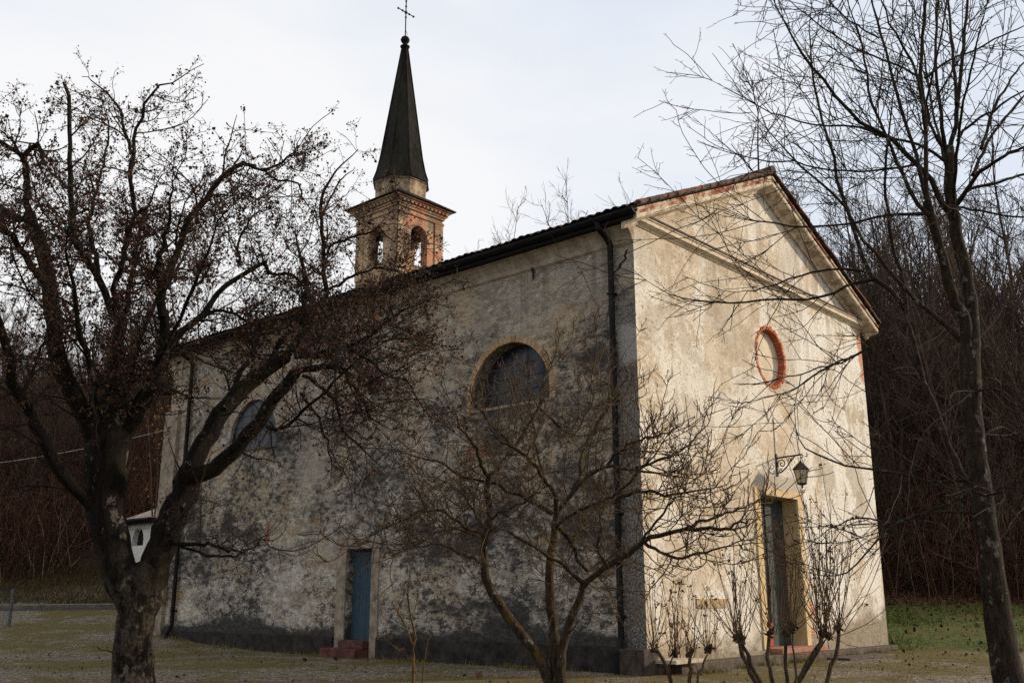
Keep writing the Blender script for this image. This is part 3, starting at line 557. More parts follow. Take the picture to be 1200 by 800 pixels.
    prof = [(0.0, -0.38), (-0.06, -0.38), (-0.10, -0.31), (-0.26, -0.27), (-0.36, -0.25), (-0.38, -0.22), (-0.38, -0.155), (0.0, -0.155)]
    m = MB(); mc = MB()
    for xs in ((EX+0.02, W/2), (W-EX-0.02, W/2)):
        m.sweep(prof, [lambda a, b, x=x: (x, a, roof_z(x)+b-0.03) for x in xs])
        mc.sweep([(0.0, -0.153), (-0.36, -0.153), (-0.37, -0.09), (-0.40, -0.085), (-0.40, -0.02), (0.0, -0.02)], [lambda a, b, x=x: (x, a, roof_z(x)+b-0.03) for x in xs])
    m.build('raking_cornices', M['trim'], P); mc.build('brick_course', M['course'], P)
    # --- roof: a solid under-sheet plus pantile relief
    def tile_side(sgn):
        ny, nr = int((LN+0.9)/0.21)*6, 18
        ys = np.linspace(-0.46, LN+0.35, ny+1); V = []; rows = []
        L = W/2-EX
        for r in range(nr):
            for e in (0, 1): rows.append((r+e*0.999, e))
        U = np.array([q[0]/nr for q in rows]); E = np.array([q[1] for q in rows])
        Yg, Ug = np.meshgrid(ys, U, indexing='ij'); Eg = np.meshgrid(ys, E, indexing='ij')[1]
        ph = (Yg/0.21*math.pi); wob = 0.012*np.sin(Yg*3.1)+0.010*np.sin(Yg*7.7+Ug*20)
        X = EX-0.06+Ug*(L+0.06); Z = EZ+SLOPE*(X-EX)+0.03+0.052*np.abs(np.sin(ph))-0.022*(Eg)+0.022*(1-Eg)*1.0+wob
        Xw = X if sgn < 0 else W-X
        V = np.stack([Xw, Yg, Z], -1).reshape(-1, 3); a, b = X.shape; I = np.arange(a*b).reshape(a, b)
        F = np.stack([I[:-1, :-1], I[1:, :-1], I[1:, 1:], I[:-1, 1:]], -1).reshape(-1, 4)
        V2 = V.copy(); V2[:, 2] -= 0.03
        return V, F, V2
    Vs, Fs, o = [], [], 0
    for sgn in (-1, 1):
        V, F, V2 = tile_side(sgn)
        if sgn > 0: F = F[:, ::-1]
        Vs.append(V); Fs.append(F+o); o += len(V)
    roof = link('roof', mesh_np('roof', np.concatenate(Vs), [np.concatenate(Fs)], False), M['tiles'], P)
    m = MB()
    for xs in ((EX-0.02, W/2), (W-EX+0.02, W/2)):
        m.sweep([(-0.42, -0.015), (LN+0.3, -0.015), (LN+0.3, 0.02), (-0.42, 0.02)], [lambda a, b, x=x: (x, a, roof_z(x)+b) for x in xs])
    m.build('roof_boards', M['dark'], roof)
    m = MB(); rnd = random.Random(4)
    for sgn in (-1, 1):            # verge tiles along both rakes
        n = 17
        for i in range(n):
            x0 = EX+(W/2-EX)*i/n; x1 = EX+(W/2-EX)*(i+1.12)/n; yy = -0.40+rnd.uniform(-0.02, 0.02)
            ring = []
            for (x, rr, dz) in ((x0, 0.095, -0.015), (x1, 0.070, 0.0)):
                xx = x if sgn < 0 else W-x
                ring.append([(xx, yy+rr*math.cos(a), roof_z(min(x, W/2+0.3)) if x <= W/2 else RZ) for a in np.linspace(0, math.pi, 7)])
                zc = (EZ+SLOPE*(x-EX))+0.045+dz
                ring[-1] = [(xx, yy+rr*math.cos(a), zc+rr*0.9*math.sin(a)) for a in np.linspace(-0.35, math.pi+0.35, 9)]
            k = len(ring[0]); m.add(ring[0]+ring[1], [(j, j+1, k+j+1, k+j) for j in range(k-1)]+[tuple(range(k)), tuple(range(k, 2*k))])
    for i in range(44):            # ridge tiles
        y0 = -0.45+i*0.42; m.add([(W/2+0.14*math.cos(a), yy, RZ+0.06+0.12*math.sin(a)+dz) for yy, dz in ((y0, 0.02), (y0+0.46, 0.0)) for a in np.linspace(-0.3, math.pi+0.3, 9)],
            [(j, j+1, 9+j+1, 9+j) for j in range(8)]+[tuple(range(9)), tuple(range(9, 18))])
    m.build('verge_tiles', M['tiles'], roof)
build_church()
# ------------------------------------------------------------------ wall lantern
def build_lantern():
    bx, by = 5.54, -0.60
    P = empty('wall_lantern', (bx, 0, 4.2), 'black iron lantern on a scrolled bracket above the front door', 'lantern')
    m = MB(); m.box(bx-0.035, bx+0.035, -0.03, 0.0, 3.98, 4.50)
    m.tube([(bx, -0.02, 4.40), (bx, -0.30, 4.415), (bx, by-0.05, 4.43)], 0.019, 6)
    m.tube([(bx, by-0.05, 4.43), (bx, by-0.08, 4.40), (bx, by-0.05, 4.36), (bx, by, 4.35), (bx, by, 4.28)], 0.010, 6)
    def spiral(cy, cz, r, a0, turns, k): return [(bx, cy+k*r*(1-0.8*i/22)*math.cos(a0+turns*6.283*i/22), cz+r*(1-0.8*i/22)*math.sin(a0+turns*6.283*i/22)) for i in range(23)]
    m.tube([(bx, -0.03, 4.05), (bx, -0.12, 4.07), (bx, -0.24, 4.16), (bx, -0.36, 4.30), (bx, -0.46, 4.40)], 0.015, 6)
    m.tube(spiral(-0.14, 4.26, 0.11, -0.6, 1.4, 1), 0.013, 5); m.tube(spiral(-0.34, 4.34, 0.065, 2.4, 1.3, 1), 0.012, 5); m.tube(spiral(-0.11, 4.10, 0.05, 1.2, 1.2, -1), 0.012, 5)
    m.build('bracket', M['iron'], P)
    m = MB(); m.tube([(bx-0.02, -0.012, 4.50), (bx-0.02, -0.012, 5.35)], 0.013, 6); m.build('conduit', M['trim'], P)
    c = (bx, by, 0)
    m = MB(); m.lathe(c, [(0.0, 4.29), (0.03, 4.28), (0.035, 4.25), (0.07, 4.23), (0.20, 4.10), (0.205, 4.085), (0.0, 4.08)][::-1], 6, 0.3); m.build('lantern_cap', M['iron'], P)
    m = MB(); m.lathe(c, [(0.105, 3.78), (0.168, 4.075)], 6, 0.3); m.build('glass', M['lamp_glass'], P)
    m = MB()
    for k in range(6):
        a = 0.3+k*math.pi/3; m.tube([(bx+0.108*math.cos(a), by+0.108*math.sin(a), 3.775), (bx+0.173*math.cos(a), by+0.173*math.sin(a), 4.08)], 0.010, 5)
    m.lathe(c, [(0.0, 3.66), (0.018, 3.67), (0.03, 3.70), (0.015, 3.72), (0.06, 3.735), (0.125, 3.76), (0.12, 3.782), (0.0, 3.783)], 6, 0.3)
    m.build('lantern_frame', M['iron'], P)
build_lantern()
# ------------------------------------------------------------------ bell tower
def build_tower():
    x0, y0, s = 9.32, 17.86, 2.52; x1, y1 = x0+s, y0+s+0.05; cx, cy = (x0+x1)/2, (y0+y1)/2
    P = empty('bell_tower', (cx, cy, 0), 'square brick bell tower with arched belfry under a dark pointed spire', 'tower')
    ztop = 17.02
    for (nm, pl, Lw) in (('f', lambda u, v, d: (x0+u, y0+d, v), s), ('l', lambda u, v, d: (x0+d, y1-u, v), y1-y0), ('b', lambda u, v, d: (x1-u, y1-d, v), s), ('r', lambda u, v, d: (x1-d, y0+u, v), y1-y0)):
        c = Lw/2-0.06; hole = [(c+0.47, 14.45)]+arc(c, 15.72, 0.47, 0.47, 0, math.pi, 16)+[(c-0.47, 14.45)]
        me = holed_wall([(0, -0.3), (Lw, -0.3), (Lw, ztop), (0, ztop)], [hole], pl, 0.40); link('tower_wall', me, M['tower'], P)
        m = MB()
        for u in (0.0, Lw-0.46):
            q = [pl(u, 14.0, -0.05), pl(u+0.46, 14.0, -0.05), pl(u+0.46, 16.55, -0.05), pl(u, 16.55, -0.05)]; q2 = [pl(u, 14.0, 0.0), pl(u+0.46, 14.0, 0.0), pl(u+0.46, 16.55, 0.0), pl(u, 16.55, 0.0)]
            m.add(q+q2, [(0, 1, 2, 3), (0, 4, 5, 1), (1, 5, 6, 2), (2, 6, 7, 3), (3, 7, 4, 0)])
        q = [pl(-0.05, 16.56, -0.06), pl(Lw+0.05, 16.56, -0.06), pl(Lw+0.05, 16.66, -0.06), pl(-0.05, 16.66, -0.06)]; q2 = [pl(-0.05, 16.56, 0.0), pl(Lw+0.05, 16.56, 0.0), pl(Lw+0.05, 16.66, 0.0), pl(-0.05, 16.66, 0.0)]
        m.add(q+q2, [(0, 1, 2, 3), (0, 4, 5, 1), (1, 5, 6, 2), (2, 6, 7, 3), (3, 7, 4, 0)])
        m.build('corner_pilasters', M['tower'], P)
    m = MB(); m.box(x0+0.4, x1-0.4, y0+0.4, y1-0.4, 14.2, 14.42); m.build('belfry_floor', M['dark'], P); m = MB(); m.box(x0+0.4, x1-0.4, y0+0.4, y1-0.4, 16.5, 16.6); m.build('belfry_ceiling', M['dark'], P)
    m = MB()
    for k, (e, za, zb) in enumerate(((0.07, 16.80, 16.90), (0.12, 16.903, 16.98), (0.24, 17.07, 17.13), (0.32, 17.132, 17.19))):
        m.box(x0-e, x1+e, y0-e, y1+e, za, zb)
    m.build('belfry_cornice', M['tower'], P)
    nd = 13
    for i in range(nd):
        u = (i+0.25)/nd*(s+0.36)-0.18
        for q in ((x0+u, x0+u+0.11, y0-0.22, y0), (x0+u, x0+u+0.11, y1, y1+0.22), (x0-0.22, x0, y0+u, y0+u+0.11), (x1, x1+0.22, y0+u, y0+u+0.11)):
            d = MB(); d.box(*q, 16.983, 17.068); d.build('dentil', M['tower'], P)
    m = MB(); e = 0.42; m.box(x0-e, x1+e, y0-e, y1+e, 17.192, 17.235)
    m.add([(x0-e, y0-e, 17.237), (x1+e, y0-e, 17.237), (x1+e, y1+e, 17.237), (x0-e, y1+e, 17.237), (cx-.9, cy-.9, 17.75), (cx+.9, cy-.9, 17.75), (cx+.9, cy+.9, 17.75), (cx-.9, cy+.9, 17.75)], [(0, 1, 5, 4), (1, 2, 6, 5), (2, 3, 7, 6), (3, 0, 4, 7), (4, 5, 6, 7)])
    m.build('belfry_roof', M['spire'], P)
    ph = math.pi/8
    m = MB(); m.lathe((cx, cy, 0), [(1.14, 17.4), (1.14, 18.28), (1.20, 18.32), (1.20, 18.40)], 8, ph); m.build('drum', M['drum'], P)
    m = MB(); m.lathe((cx, cy, 0), [(1.0, 18.37), (1.27, 18.37), (1.25, 18.45), (1.11, 18.85), (0.97, 19.5), (0.14, 25.02), (0.0, 25.05)], 8, ph); sp_ = m.build('spire', M['spire'], P)
    m = MB()
    for k in range(8):
        a = ph+k*math.pi/4; m.tube([(cx+r*math.cos(a), cy+r*math.sin(a), z) for r, z in ((1.26, 18.44), (1.12, 18.85), (0.98, 19.5), (0.14, 25.02))], 0.028, 5)
    m.build('seams', M['spire'], sp_)
    m = MB(); m.lathe((cx, cy, 0), [(0.10, 24.95), (0.20, 25.02), (0.22, 25.08), (0.12, 25.14), (0.08, 25.22), (0.16, 25.28), (0.21, 25.40), (0.16, 25.52), (0.06, 25.60), (0.0, 25.61)], 14); m.build('finial', M['spire'], P, smooth=True)
    m = MB(); m.tube([(cx, cy, 25.55), (cx, cy, 27.35)], 0.030, 6); m.tube([(cx-0.44, cy, 26.80), (cx+0.44, cy, 26.80)], 0.026, 6)
    for p in ((cx, cy, 27.38), (cx-0.46, cy, 26.8), (cx+0.46, cy, 26.8), (cx, cy, 26.55), (cx, cy, 27.1), (cx-.2, cy, 26.8), (cx+.2, cy, 26.8)): m.ball(p, 0.052, 8, 6)
    m.ball((cx, cy, 26.8), 0.075, 8, 6); m.tube([(cx, cy, 25.95), (cx+0.13, cy, 25.72)], 0.012, 5)
    m.build('cross', M['iron'], P)
    m = MB(); m.lathe((cx, cy, 0), [(0.40, 15.15), (0.42, 15.18), (0.34, 15.35), (0.26, 15.6), (0.22, 15.85), (0.12, 15.98), (0.0, 16.0)], 16); m.tube([(x0+0.2, cy, 16.06), (x1-0.2, cy, 16.06)], 0.07, 6); m.build('bell', M['bronze'], P)
build_tower()
# ------------------------------------------------------------------ small white chapel behind
def build_chapel():
    X0, Y0, Y1, D = 5.0, 27.2, 31.2, 3.4; zb = gz(X0, 29)-0.4; ze = 4.35
    P = empty('chapel', (X0+D/2, (Y0+Y1)/2, zb+0.4), 'small white chapel with red tiled roof and arched opening behind the church', 'chapel')
    c = 28.55
    hole = [(c+0.47, 3.36)]+arc(c, 3.54, 0.47, 0.56, 0, math.pi, 16)+[(c-0.47, 3.36)]
    me = holed_wall([(Y0, zb), (Y1, zb), (Y1, ze), (Y0, ze)], [hole], lambda u, v, d: (X0+d, u, v), 0.25); link('front_wall', me, M['white'], P)
    m = MB(); m.add([(X0, Y0, zb), (X0+D, Y0, zb), (X0+D, Y0, ze+1.3), (X0, Y0, ze)], [(0, 1, 2, 3)]); m.add([(X0, Y1, zb), (X0+D, Y1, zb), (X0+D, Y1, ze+1.3), (X0, Y1, ze)], [(0, 1, 2, 3)])
    m.add([(X0+D, Y0, zb), (X0+D, Y1, zb), (X0+D, Y1, ze+1.3), (X0+D, Y0, ze+1.3)], [(0, 1, 2, 3)]); m.build('outer_walls', M['white'], P)
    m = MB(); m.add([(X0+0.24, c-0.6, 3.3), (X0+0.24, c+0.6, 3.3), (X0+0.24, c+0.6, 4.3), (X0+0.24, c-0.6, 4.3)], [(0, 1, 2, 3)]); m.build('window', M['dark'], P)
    m = MB(); m.box(X0-0.03, X0-0.004, c-0.8, c+1.0, 4.02, 4.06); m.box(X0-0.03, X0-0.004, c+0.96, c+1.0, 4.06, 4.25); m.build('wall_moulding', M['trim'], P)
    ys = np.arange(Y0-0.3, Y1+0.3, 0.035); us = np.linspace(0, 1, 12)
    Yg, U = np.meshgrid(ys, us, indexing='ij'); Xg = X0-0.4+U*(D+0.6); Z = ze+0.04+(Xg-X0+0.4)*0.085+0.05*np.abs(np.sin(Yg/0.21*math.pi))
    a, b = Yg.shape; I = np.arange(a*b).reshape(a, b); F = np.stack([I[:-1, :-1], I[1:, :-1], I[1:, 1:], I[:-1, 1:]], -1).reshape(-1, 4)
    r = link('roof', mesh_np('roof', np.stack([Xg, Yg, Z], -1).reshape(-1, 3), [F]), M['redtiles'] if 'redtiles' in M else M['tiles'], P)
    m = MB(); m.sweep([(Y0-0.3, -0.16), (Y1+0.3, -0.16), (Y1+0.3, 0.01), (Y0-0.3, 0.01)], [lambda a_, b_, x=x: (x, a_, ze+0.02+(x-X0+0.4)*0.085+b_) for x in (X0-0.38, X0+D+0.1)]); m.build('eaves_board', M['dark'], r)
    m = MB(); m.tube([(X0-0.46, Y0-0.3, ze-0.01), (X0-0.46, Y1+0.3, ze-0.01)], 0.07, 8); m.build('gutter', M['metal'], P)
M['redtiles'] = simple('fresh_red_tiles', (0.13, 0.04, 0.022), (0.28, 0.085, 0.045), 5, bump=0.01)
build_chapel()
# ------------------------------------------------------------------ tree toolkit (vectorised)
def catmull(P, k):
    P = np.asarray(P, float); n = len(P)
    if n < 3:
        t = np.linspace(0, 1, k)[:, None]; return P[0]*(1-t)+P[-1]*t
    seg = np.linalg.norm(np.diff(P[:, :3], axis=0), axis=1); cum = np.concatenate([[0], np.cumsum(seg)])
    u = np.linspace(0, cum[-1], k); i = np.clip(np.searchsorted(cum, u, side='right')-1, 0, n-2)
    f = ((u-cum[i])/np.maximum(seg[i], 1e-6))[:, None]
    p0 = P[np.maximum(i-1, 0)]; p1 = P[i]; p2 = P[i+1]; p3 = P[np.minimum(i+2, n-1)]
    return 0.5*((2*p1)+(-p0+p2)*f+(2*p0-5*p1+4*p2-p3)*f**2+(-p0+3*p1-3*p2+p3)*f**3)
def unit(v): return v/np.maximum(np.linalg.norm(v, axis=-1, keepdims=True), 1e-9)
def tubes(P, R, sides):
    """P (m,k,3) R (m,k) -> verts, quads"""
    m, k, _ = P.shape; T = np.empty_like(P); T[:, 1:-1] = P[:, 2:]-P[:, :-2]; T[:, 0] = P[:, 1]-P[:, 0]; T[:, -1] = P[:, -1]-P[:, -2]; T = unit(T)
    ref = np.where(np.abs(T[:, :1, 2:3]) > 0.9, np.array([1.0, 0, 0]), np.array([0, 0, 1.0])); ref = np.broadcast_to(ref, P.shape)
    A = unit(np.cross(T, ref)); B = np.cross(T, A)
    for j in range(1, k):            # keep rings from flipping
        a = A[:, j-1]-T[:, j]*np.sum(A[:, j-1]*T[:, j], -1, keepdims=True); A[:, j] = unit(a); B[:, j] = np.cross(T[:, j], A[:, j])
    an = np.arange(sides)*2*math.pi/sides; V = P[:, :, None, :]+R[:, :, None, None]*(A[:, :, None, :]*np.cos(an)[:, None]+B[:, :, None, :]*np.sin(an)[:, None])
    I = np.arange(m*k*sides).reshape(m, k, sides); J = np.roll(I, -1, axis=2)
    F = np.stack([I[:, :-1], J[:, :-1], J[:, 1:], I[:, 1:]], -1).reshape(-1, 4)
    return V.reshape(-1, 3), F
def merge(parts):
    Vs, Fs, o = [], [], 0
    for V, F in parts: Vs.append(V); Fs.append(F+o); o += len(V)
    return np.concatenate(Vs), np.concatenate(Fs)
def sample(P, par, t):
    k = P.shape[1]; u = t*(k-1); i = np.minimum(u.astype(int), k-2); f = (u-i)[:, None]
    a = P[par, i]; b = P[par, i+1]; return a*(1-f)+b*f, unit(b-a)
def spawn(P, R, rng, per_m, tmin, ang, ang_sd, ln, ln_sd, taper_len=0.4, rr=0.6, rmin=0.002, k=6, wig=0.12, trop=(0, 0, 0.0), maxr=9, nmin=1, tmax=1.0, lenpow=None, azflat=None):
    """children of every branch in P"""
    m = len(P); Lp = np.linalg.norm(np.diff(P, axis=1), axis=2).sum(1)
    n = np.maximum(rng.poisson(Lp*per_m*(tmax-tmin)), nmin); par = np.repeat(np.arange(m), n); N = len(par)
    t = rng.uniform(tmin, tmax, N); O, T = sample(P, par, t)
    kk = R.shape[1]; r0 = R[par, np.minimum((t*(kk-1)).astype(int), kk-1)]
    rnd = rng.normal(size=(N, 3)); side = unit(rnd-T*np.sum(rnd*T, -1, keepdims=True))
    a = np.radians(rng.normal(ang, ang_sd, N))[:, None]; D = T*np.cos(a)+side*np.sin(a)
    L = ln*np.exp(rng.normal(0, ln_sd, N))*(1-taper_len*t)
    if lenpow is not None: L = L*np.minimum(1.0, (Lp[par]/lenpow))
    r = np.minimum(np.maximum(r0*rr, rmin), maxr)
    return march(O, D, L, r, k, wig, trop, rng, rmin*0.7)
def march(O, D, L, r, k, wig, trop, rng, rend):
    N = len(O); P = np.empty((N, k, 3)); P[:, 0] = O; D = unit(D); trop = np.asarray(trop, float)
    for j in range(1, k):
        D = unit(D+rng.normal(0, wig, (N, 3))+trop/(k-1)); P[:, j] = P[:, j-1]+D*(L/(k-1))[:, None]
    tt = np.linspace(0, 1, k)[None]; R = r[:, None]*(1-tt)+np.minimum(rend, r)[:, None]*tt if not np.isscalar(rend) else r[:, None]*(1-tt)+np.minimum(rend, r[:, None])*tt
    return P, R
def leaf_quads(Pos, size, rng, droop=0.0):
    N = len(Pos); a = unit(rng.normal(size=(N, 3))+np.array([0, 0, -droop])); b = unit(np.cross(a, rng.normal(size=(N, 3)))); c = np.cross(a, b)
    s = size*np.exp(rng.normal(0, 0.35, N))[:, None]; w = 0.5*s
    p0 = Pos; p1 = Pos+a*s*0.5+b*w; p2 = Pos+a*s+c*s*0.15; p3 = Pos+a*s*0.5-b*w+c*w*0.6
    V = np.stack([p0, p1, p2, p3], 1).reshape(-1, 3); I = np.arange(N)*4
    return V, np.concatenate([np.stack([I, I+1, I+2], -1), np.stack([I, I+2, I+3], -1)])
def limbs_from(trace, D0, k=14, jit=0.0, rng=None, rscale=1.0):
    """trace: list of (depth0, depth1, [(px,py,width_px)...]) -> P,R arrays (world units)"""
    Ps, Rs = [], []
    for d0, d1, pts in trace:
        n = len(pts); q = []
        for i, p in enumerate(pts):
            d = D0+d0+(d1-d0)*(i/(n-1)); w = p[2]*d/FPX/2*rscale; x = at(p[0], p[1], d); q.append((*x, w))
        c = catmull(q, k)
        if pts[-1][2] <= 4: c[-6:, 3] *= np.linspace(1, 0.4, 6)
        if jit and rng is not None:
            c[1:-1, :3] += rng.normal(0, jit, (k-2, 3))
        Ps.append(c[:, :3]); Rs.append(np.maximum(c[:, 3], 0.003))
    return np.array(Ps), np.array(Rs)
def seg(w0, w1, d0, d1, *xy):
    n = len(xy); return (d0, d1, [(x, y, w0+(w1-w0)*i/(n-1)) for i, (x, y) in enumerate(xy)])
def lumpy(P, R, sides, rng, amt):
    V, F = tubes(P, R, sides); c = np.repeat(P.reshape(-1, 3), sides, axis=0); d = V-c
    ph = V*np.array([9.0, 9.0, 5.0]); nz = np.sin(ph[:, 0]+2*np.sin(ph[:, 2]))*np.sin(ph[:, 1]+1.3)+0.6*np.sin(V[:, 2]*21+V[:, 0]*17)
    return c+d*(1+amt*nz)[:, None], F
# ------------------------------------------------------------------ big tree on the left, with withered leaves
def build_left_tree():
    rng = np.random.default_rng(11); D = 11.0
    base = at(157, 840, D)
    # height of the crown (m) over the distance (m) right of the trunk
    PX = np.array([-200, -50, 0, 40, 75, 110, 150, 195, 225, 243, 255, 290, 320, 350, 362, 385, 405, 425, 432, 450, 500, 530, 545, 552, 560, 900.0])
    PY = np.array([160, 125, 108, 100, 90, 88, 98, 92, 78, 78, 150, 165, 168, 152, 190, 205, 192, 172, 240, 285, 292, 305, 350, 420, 520, 560.0])
    EL, EH = (PX-157)*D/FPX, CAM[2]+(699-PY)*D/FPX*1.02
    def inside(Q, pad):          # Q (n,k,3)
        l = (Q[..., :2]-base[:2])@SH; return (Q[..., 2] < np.interp(l, EL, EH)+pad).all(-1) if Q.ndim == 3 else Q[..., 2] < np.interp(l, EL, EH)+pad
    def cut(a, ra, pad): k = inside(a, pad); return a[k], ra[k]
    T = [
     (0, 0, [(155, 880, 64), (156, 830, 54), (157, 780, 46), (158, 735, 42), (161, 700, 42), (163, 672, 44), (158, 660, 34)]),
     (0, 0.1, [(158, 715, 36), (143, 678, 37), (133, 650, 36), (127, 625, 37), (124, 590, 42), (124, 550, 44), (126, 515, 42), (125, 485, 32), (130, 465, 20)]),
     seg(36, 27, 0, 0.1, (166, 712), (176, 678), (189, 642), (203, 605), (217, 570), (226, 552)),
     seg(22, 17, 0.1, 0.5, (213, 568), (226, 540), (243, 512), (262, 480), (290, 453), (318, 428), (334, 417)),
     seg(19, 14, 0.0, -0.5, (217, 560), (245, 552), (263, 538), (286, 514), (312, 482), (335, 452), (346, 436)),
     seg(10, 4, 0.5, 0.9, (332, 420), (350, 397), (356, 378), (358, 350), (357, 328), (352, 300), (345, 270)),
     seg(10, 3, 0.5, 0.2, (345, 416), (375, 415), (397, 407), (412, 401), (437, 392), (467, 367), (505, 351)),
     seg(7, 5, 0.5, 0.8, (347, 415), (370, 400), (390, 399), (402, 402)),
     seg(11, 5, -0.5, -1.3, (345, 437), (362, 432), (400, 432), (411, 447), (426, 468), (433, 492)),
     seg(6, 2, -0.5, -1.5, (355, 440), (380, 457), (397, 480), (402, 505), (425, 527), (450, 548)),
     seg(6, 2, 0.3, -0.3, (408, 408), (435, 426), (450, 437), (475, 445), (487, 464), (507, 487)),
     seg(5, 2, -0.4, -0.9, (352, 460), (375, 492), (386, 527), (388, 560)),
     seg(6, 3, -0.7, 0.0, (400, 432), (403, 405), (397, 380), (390, 362), (382, 340)),
     seg(5, 2, 0.4, 1.0, (408, 405), (425, 400), (436, 404), (462, 396), (487, 397), (512, 402)),
     seg(5, 2, 0.5, 1.2, (440, 390), (452, 372), (462, 350), (470, 330)),
     # big limb up the left side
     seg(28, 17, 0.1, 0.6, (122, 530), (101, 490), (83, 457), (67, 410), (60, 358), (52, 312), (42, 273), (35, 250)),
     seg(11, 5, 0.6, 0.9, (35, 252), (31, 230), (29, 197), (26, 185), (15, 175), (0, 166), (-25, 150)),
     seg(9, 3, 0.8, 0.3, (27, 190), (33, 178), (42, 168), (49, 175), (48, 200)),
     seg(10, 4, 0.5, 1.4, (37, 262), (15, 252), (0, 240), (-30, 215)),
     seg(11, 7, 0.4, -0.6, (55, 345), (42, 320), (28, 297), (15, 277), (0, 267), (-30, 255)),
     seg(19, 10, 0.0, -0.8, (118, 610), (95, 578), (70, 552), (50, 515), (28, 472), (14, 450), (12, 420), (0, 385), (-15, 350)),
     seg(5, 2, -0.7, -0.3, (28, 468), (36, 440), (50, 410), (60, 385), (68, 350), (80, 325)),
     # middle limbs
     seg(22, 14, 0.1, 0.8, (128, 525), (132, 480), (136, 435), (140, 398), (143, 375)),
     seg(11, 5, 0.8, 1.3, (143, 378), (132, 365), (115, 330), (105, 307), (92, 290), (86, 265), (85, 222), (82, 185), (82, 160), (81, 110), (75, 97)),
     seg(9, 6, 0.8, 0.2, (136, 363), (135, 335), (142, 315), (145, 292), (151, 280), (152, 267), (160, 250), (170, 244)),
     seg(7, 2, 0.2, 0.0, (159, 252), (157, 240), (152, 210), (154, 180), (157, 158), (162, 142), (170, 120), (181, 104), (200, 97), (220, 84), (239, 75)),
     seg(5, 2, 0.1, 0.6, (155, 180), (146, 152), (140, 127), (125, 110), (110, 96), (96, 90)),
     seg(8, 3, 0.8, 1.5, (148, 365), (155, 325), (162, 285), (167, 258), (178, 230), (190, 205)),
     seg(8, 3, 1.2, 1.9, (113, 328), (112, 302), (107, 280), (105, 260), (110, 240), (112, 227), (107, 205), (97, 192)),
     seg(4, 2, 1.4, 1.7, (112, 228), (120, 197), (127, 160), (127, 145), (121, 122)),
     seg(5, 2, 1.2, 2.0, (86, 272), (96, 262), (104, 250)),
     # limbs towards the church
     seg(24, 8, 0.1, -0.5, (132, 535), (150, 500), (170, 470), (184, 440), (192, 400), (192, 372), (190, 347), (186, 312), (188, 304)),
     seg(8, 3, -0.49, -0.9, (187, 312), (190, 300), (194, 267), (197, 252), (202, 225), (208, 200)),
     seg(12, 6, -0.4, -0.2, (190, 372), (190, 350), (196, 328), (210, 290), (225, 252), (247, 225), (265, 205), (283, 194), (300, 195)),
     seg(6, 2, -0.2, -0.3, (257, 211), (285, 192), (307, 199), (337, 185), (348, 172), (353, 160)),
     seg(4, 2, -0.2, -0.7, (305, 199), (327, 212), (347, 213), (355, 232), (372, 260)),
     seg(15, 5, 0.0, 1.3, (170, 475), (186, 440), (200, 407), (212, 387), (237, 370), (255, 345), (275, 327), (300, 312), (312, 307)),
     seg(6, 3, 1.2, 1.6, (309, 308), (317, 320), (340, 322), (355, 332), (375, 345)),
     seg(5, 2, 1.1, 0.8, (280, 311), (281, 282), (295, 257), (312, 240)),
     seg(6, 3, 0.9, 1.9, (238, 369), (252, 364), (275, 367), (290, 378), (310, 385)),
     seg(8, 3, 1.5, 0.9, (384, 345), (380, 320), (379, 295), (375, 260), (380, 222), (395, 200), (420, 175)),
     seg(4, 2, 1.2, 1.6, (376, 262), (383, 240), (392, 222), (405, 205), (416, 196)),
     seg(5, 2, 1.3, 0.3, (379, 300), (395, 285), (420, 275), (445, 272), (470, 290)),
     seg(5, 2, 1.0, 0.4, (384, 340), (410, 325), (440, 315), (470, 318), (500, 330)),
     seg(9, 6, 0.9, 1.5, (300, 450), (330, 400), (360, 370), (384, 345)),
     # low side branch
     seg(7, 3, 0.0, -0.6, (185, 632), (212, 637), (245, 637), (272, 645), (292, 640)),
     seg(4, 2, -0.1, -0.9, (212, 639), (240, 650), (270, 652), (296, 642), (312, 630)),
     # limbs pointing towards and away from the viewer
     seg(10, 3, 0.2, -2.0, (126, 520), (112, 460), (97, 400), (85, 340), (80, 290), (78, 250)),
     seg(10, 3, 0.2, 2.9, (130, 520), (150, 440), (175, 370), (205, 320), (230, 270)),
     seg(9, 3, 0.2, 2.6, (262, 480), (290, 420), (310, 380), (330, 350)),
     seg(7, 2, -0.4, -2.4, (300, 497), (330, 500), (370, 470), (420, 420), (470, 390)),
     seg(8, 3, 0.0, -2.2, (150, 500), (180, 430), (220, 350), (250, 280), (270, 240)),
    ]
    P, R = limbs_from(T, D, 16, 0.012, rng); R[7:] = np.maximum(R[7:]*0.78, 0.004); R[0] *= np.linspace(0.86, 1.0, R.shape[1])
    root = empty('tree', tuple(at(157, 840, D)*np.array([1, 1, 0])+np.array([0, 0, gz(*at(157, 840, D)[:2])])), 'big mossy forked tree with withered brown leaves, left of the church', 'tree')
    V, F = lumpy(P, R, 10, rng, 0.06)
    link('trunk', mesh_np('trunk', V, [F], True), M['bark_l'], root)
    U = P[5:]; RU = R[5:]
    a, ra = spawn(U, RU, rng, 6.0, 0.10, 58, 16, 0.72, 0.4, 0.35, 0.45, 0.0055, 8, 0.17, (0, 0, 0.25), 0.014)
    a, ra = cut(a, ra, 0.0)
    a2, ra2 = spawn(P[:5], R[:5], rng, 1.2, 0.3, 65, 12, 0.5, 0.3, 0.2, 0.3, 0.006, 7, 0.18, (0, 0, 0.2), 0.012)
    b, rb = spawn(a, ra, rng, 12.5, 0.08, 52, 15, 0.33, 0.4, 0.35, 0.6, 0.0034, 6, 0.20, (0, 0, 0.15), 0.006)
    b, rb = cut(b, rb, 0.03)
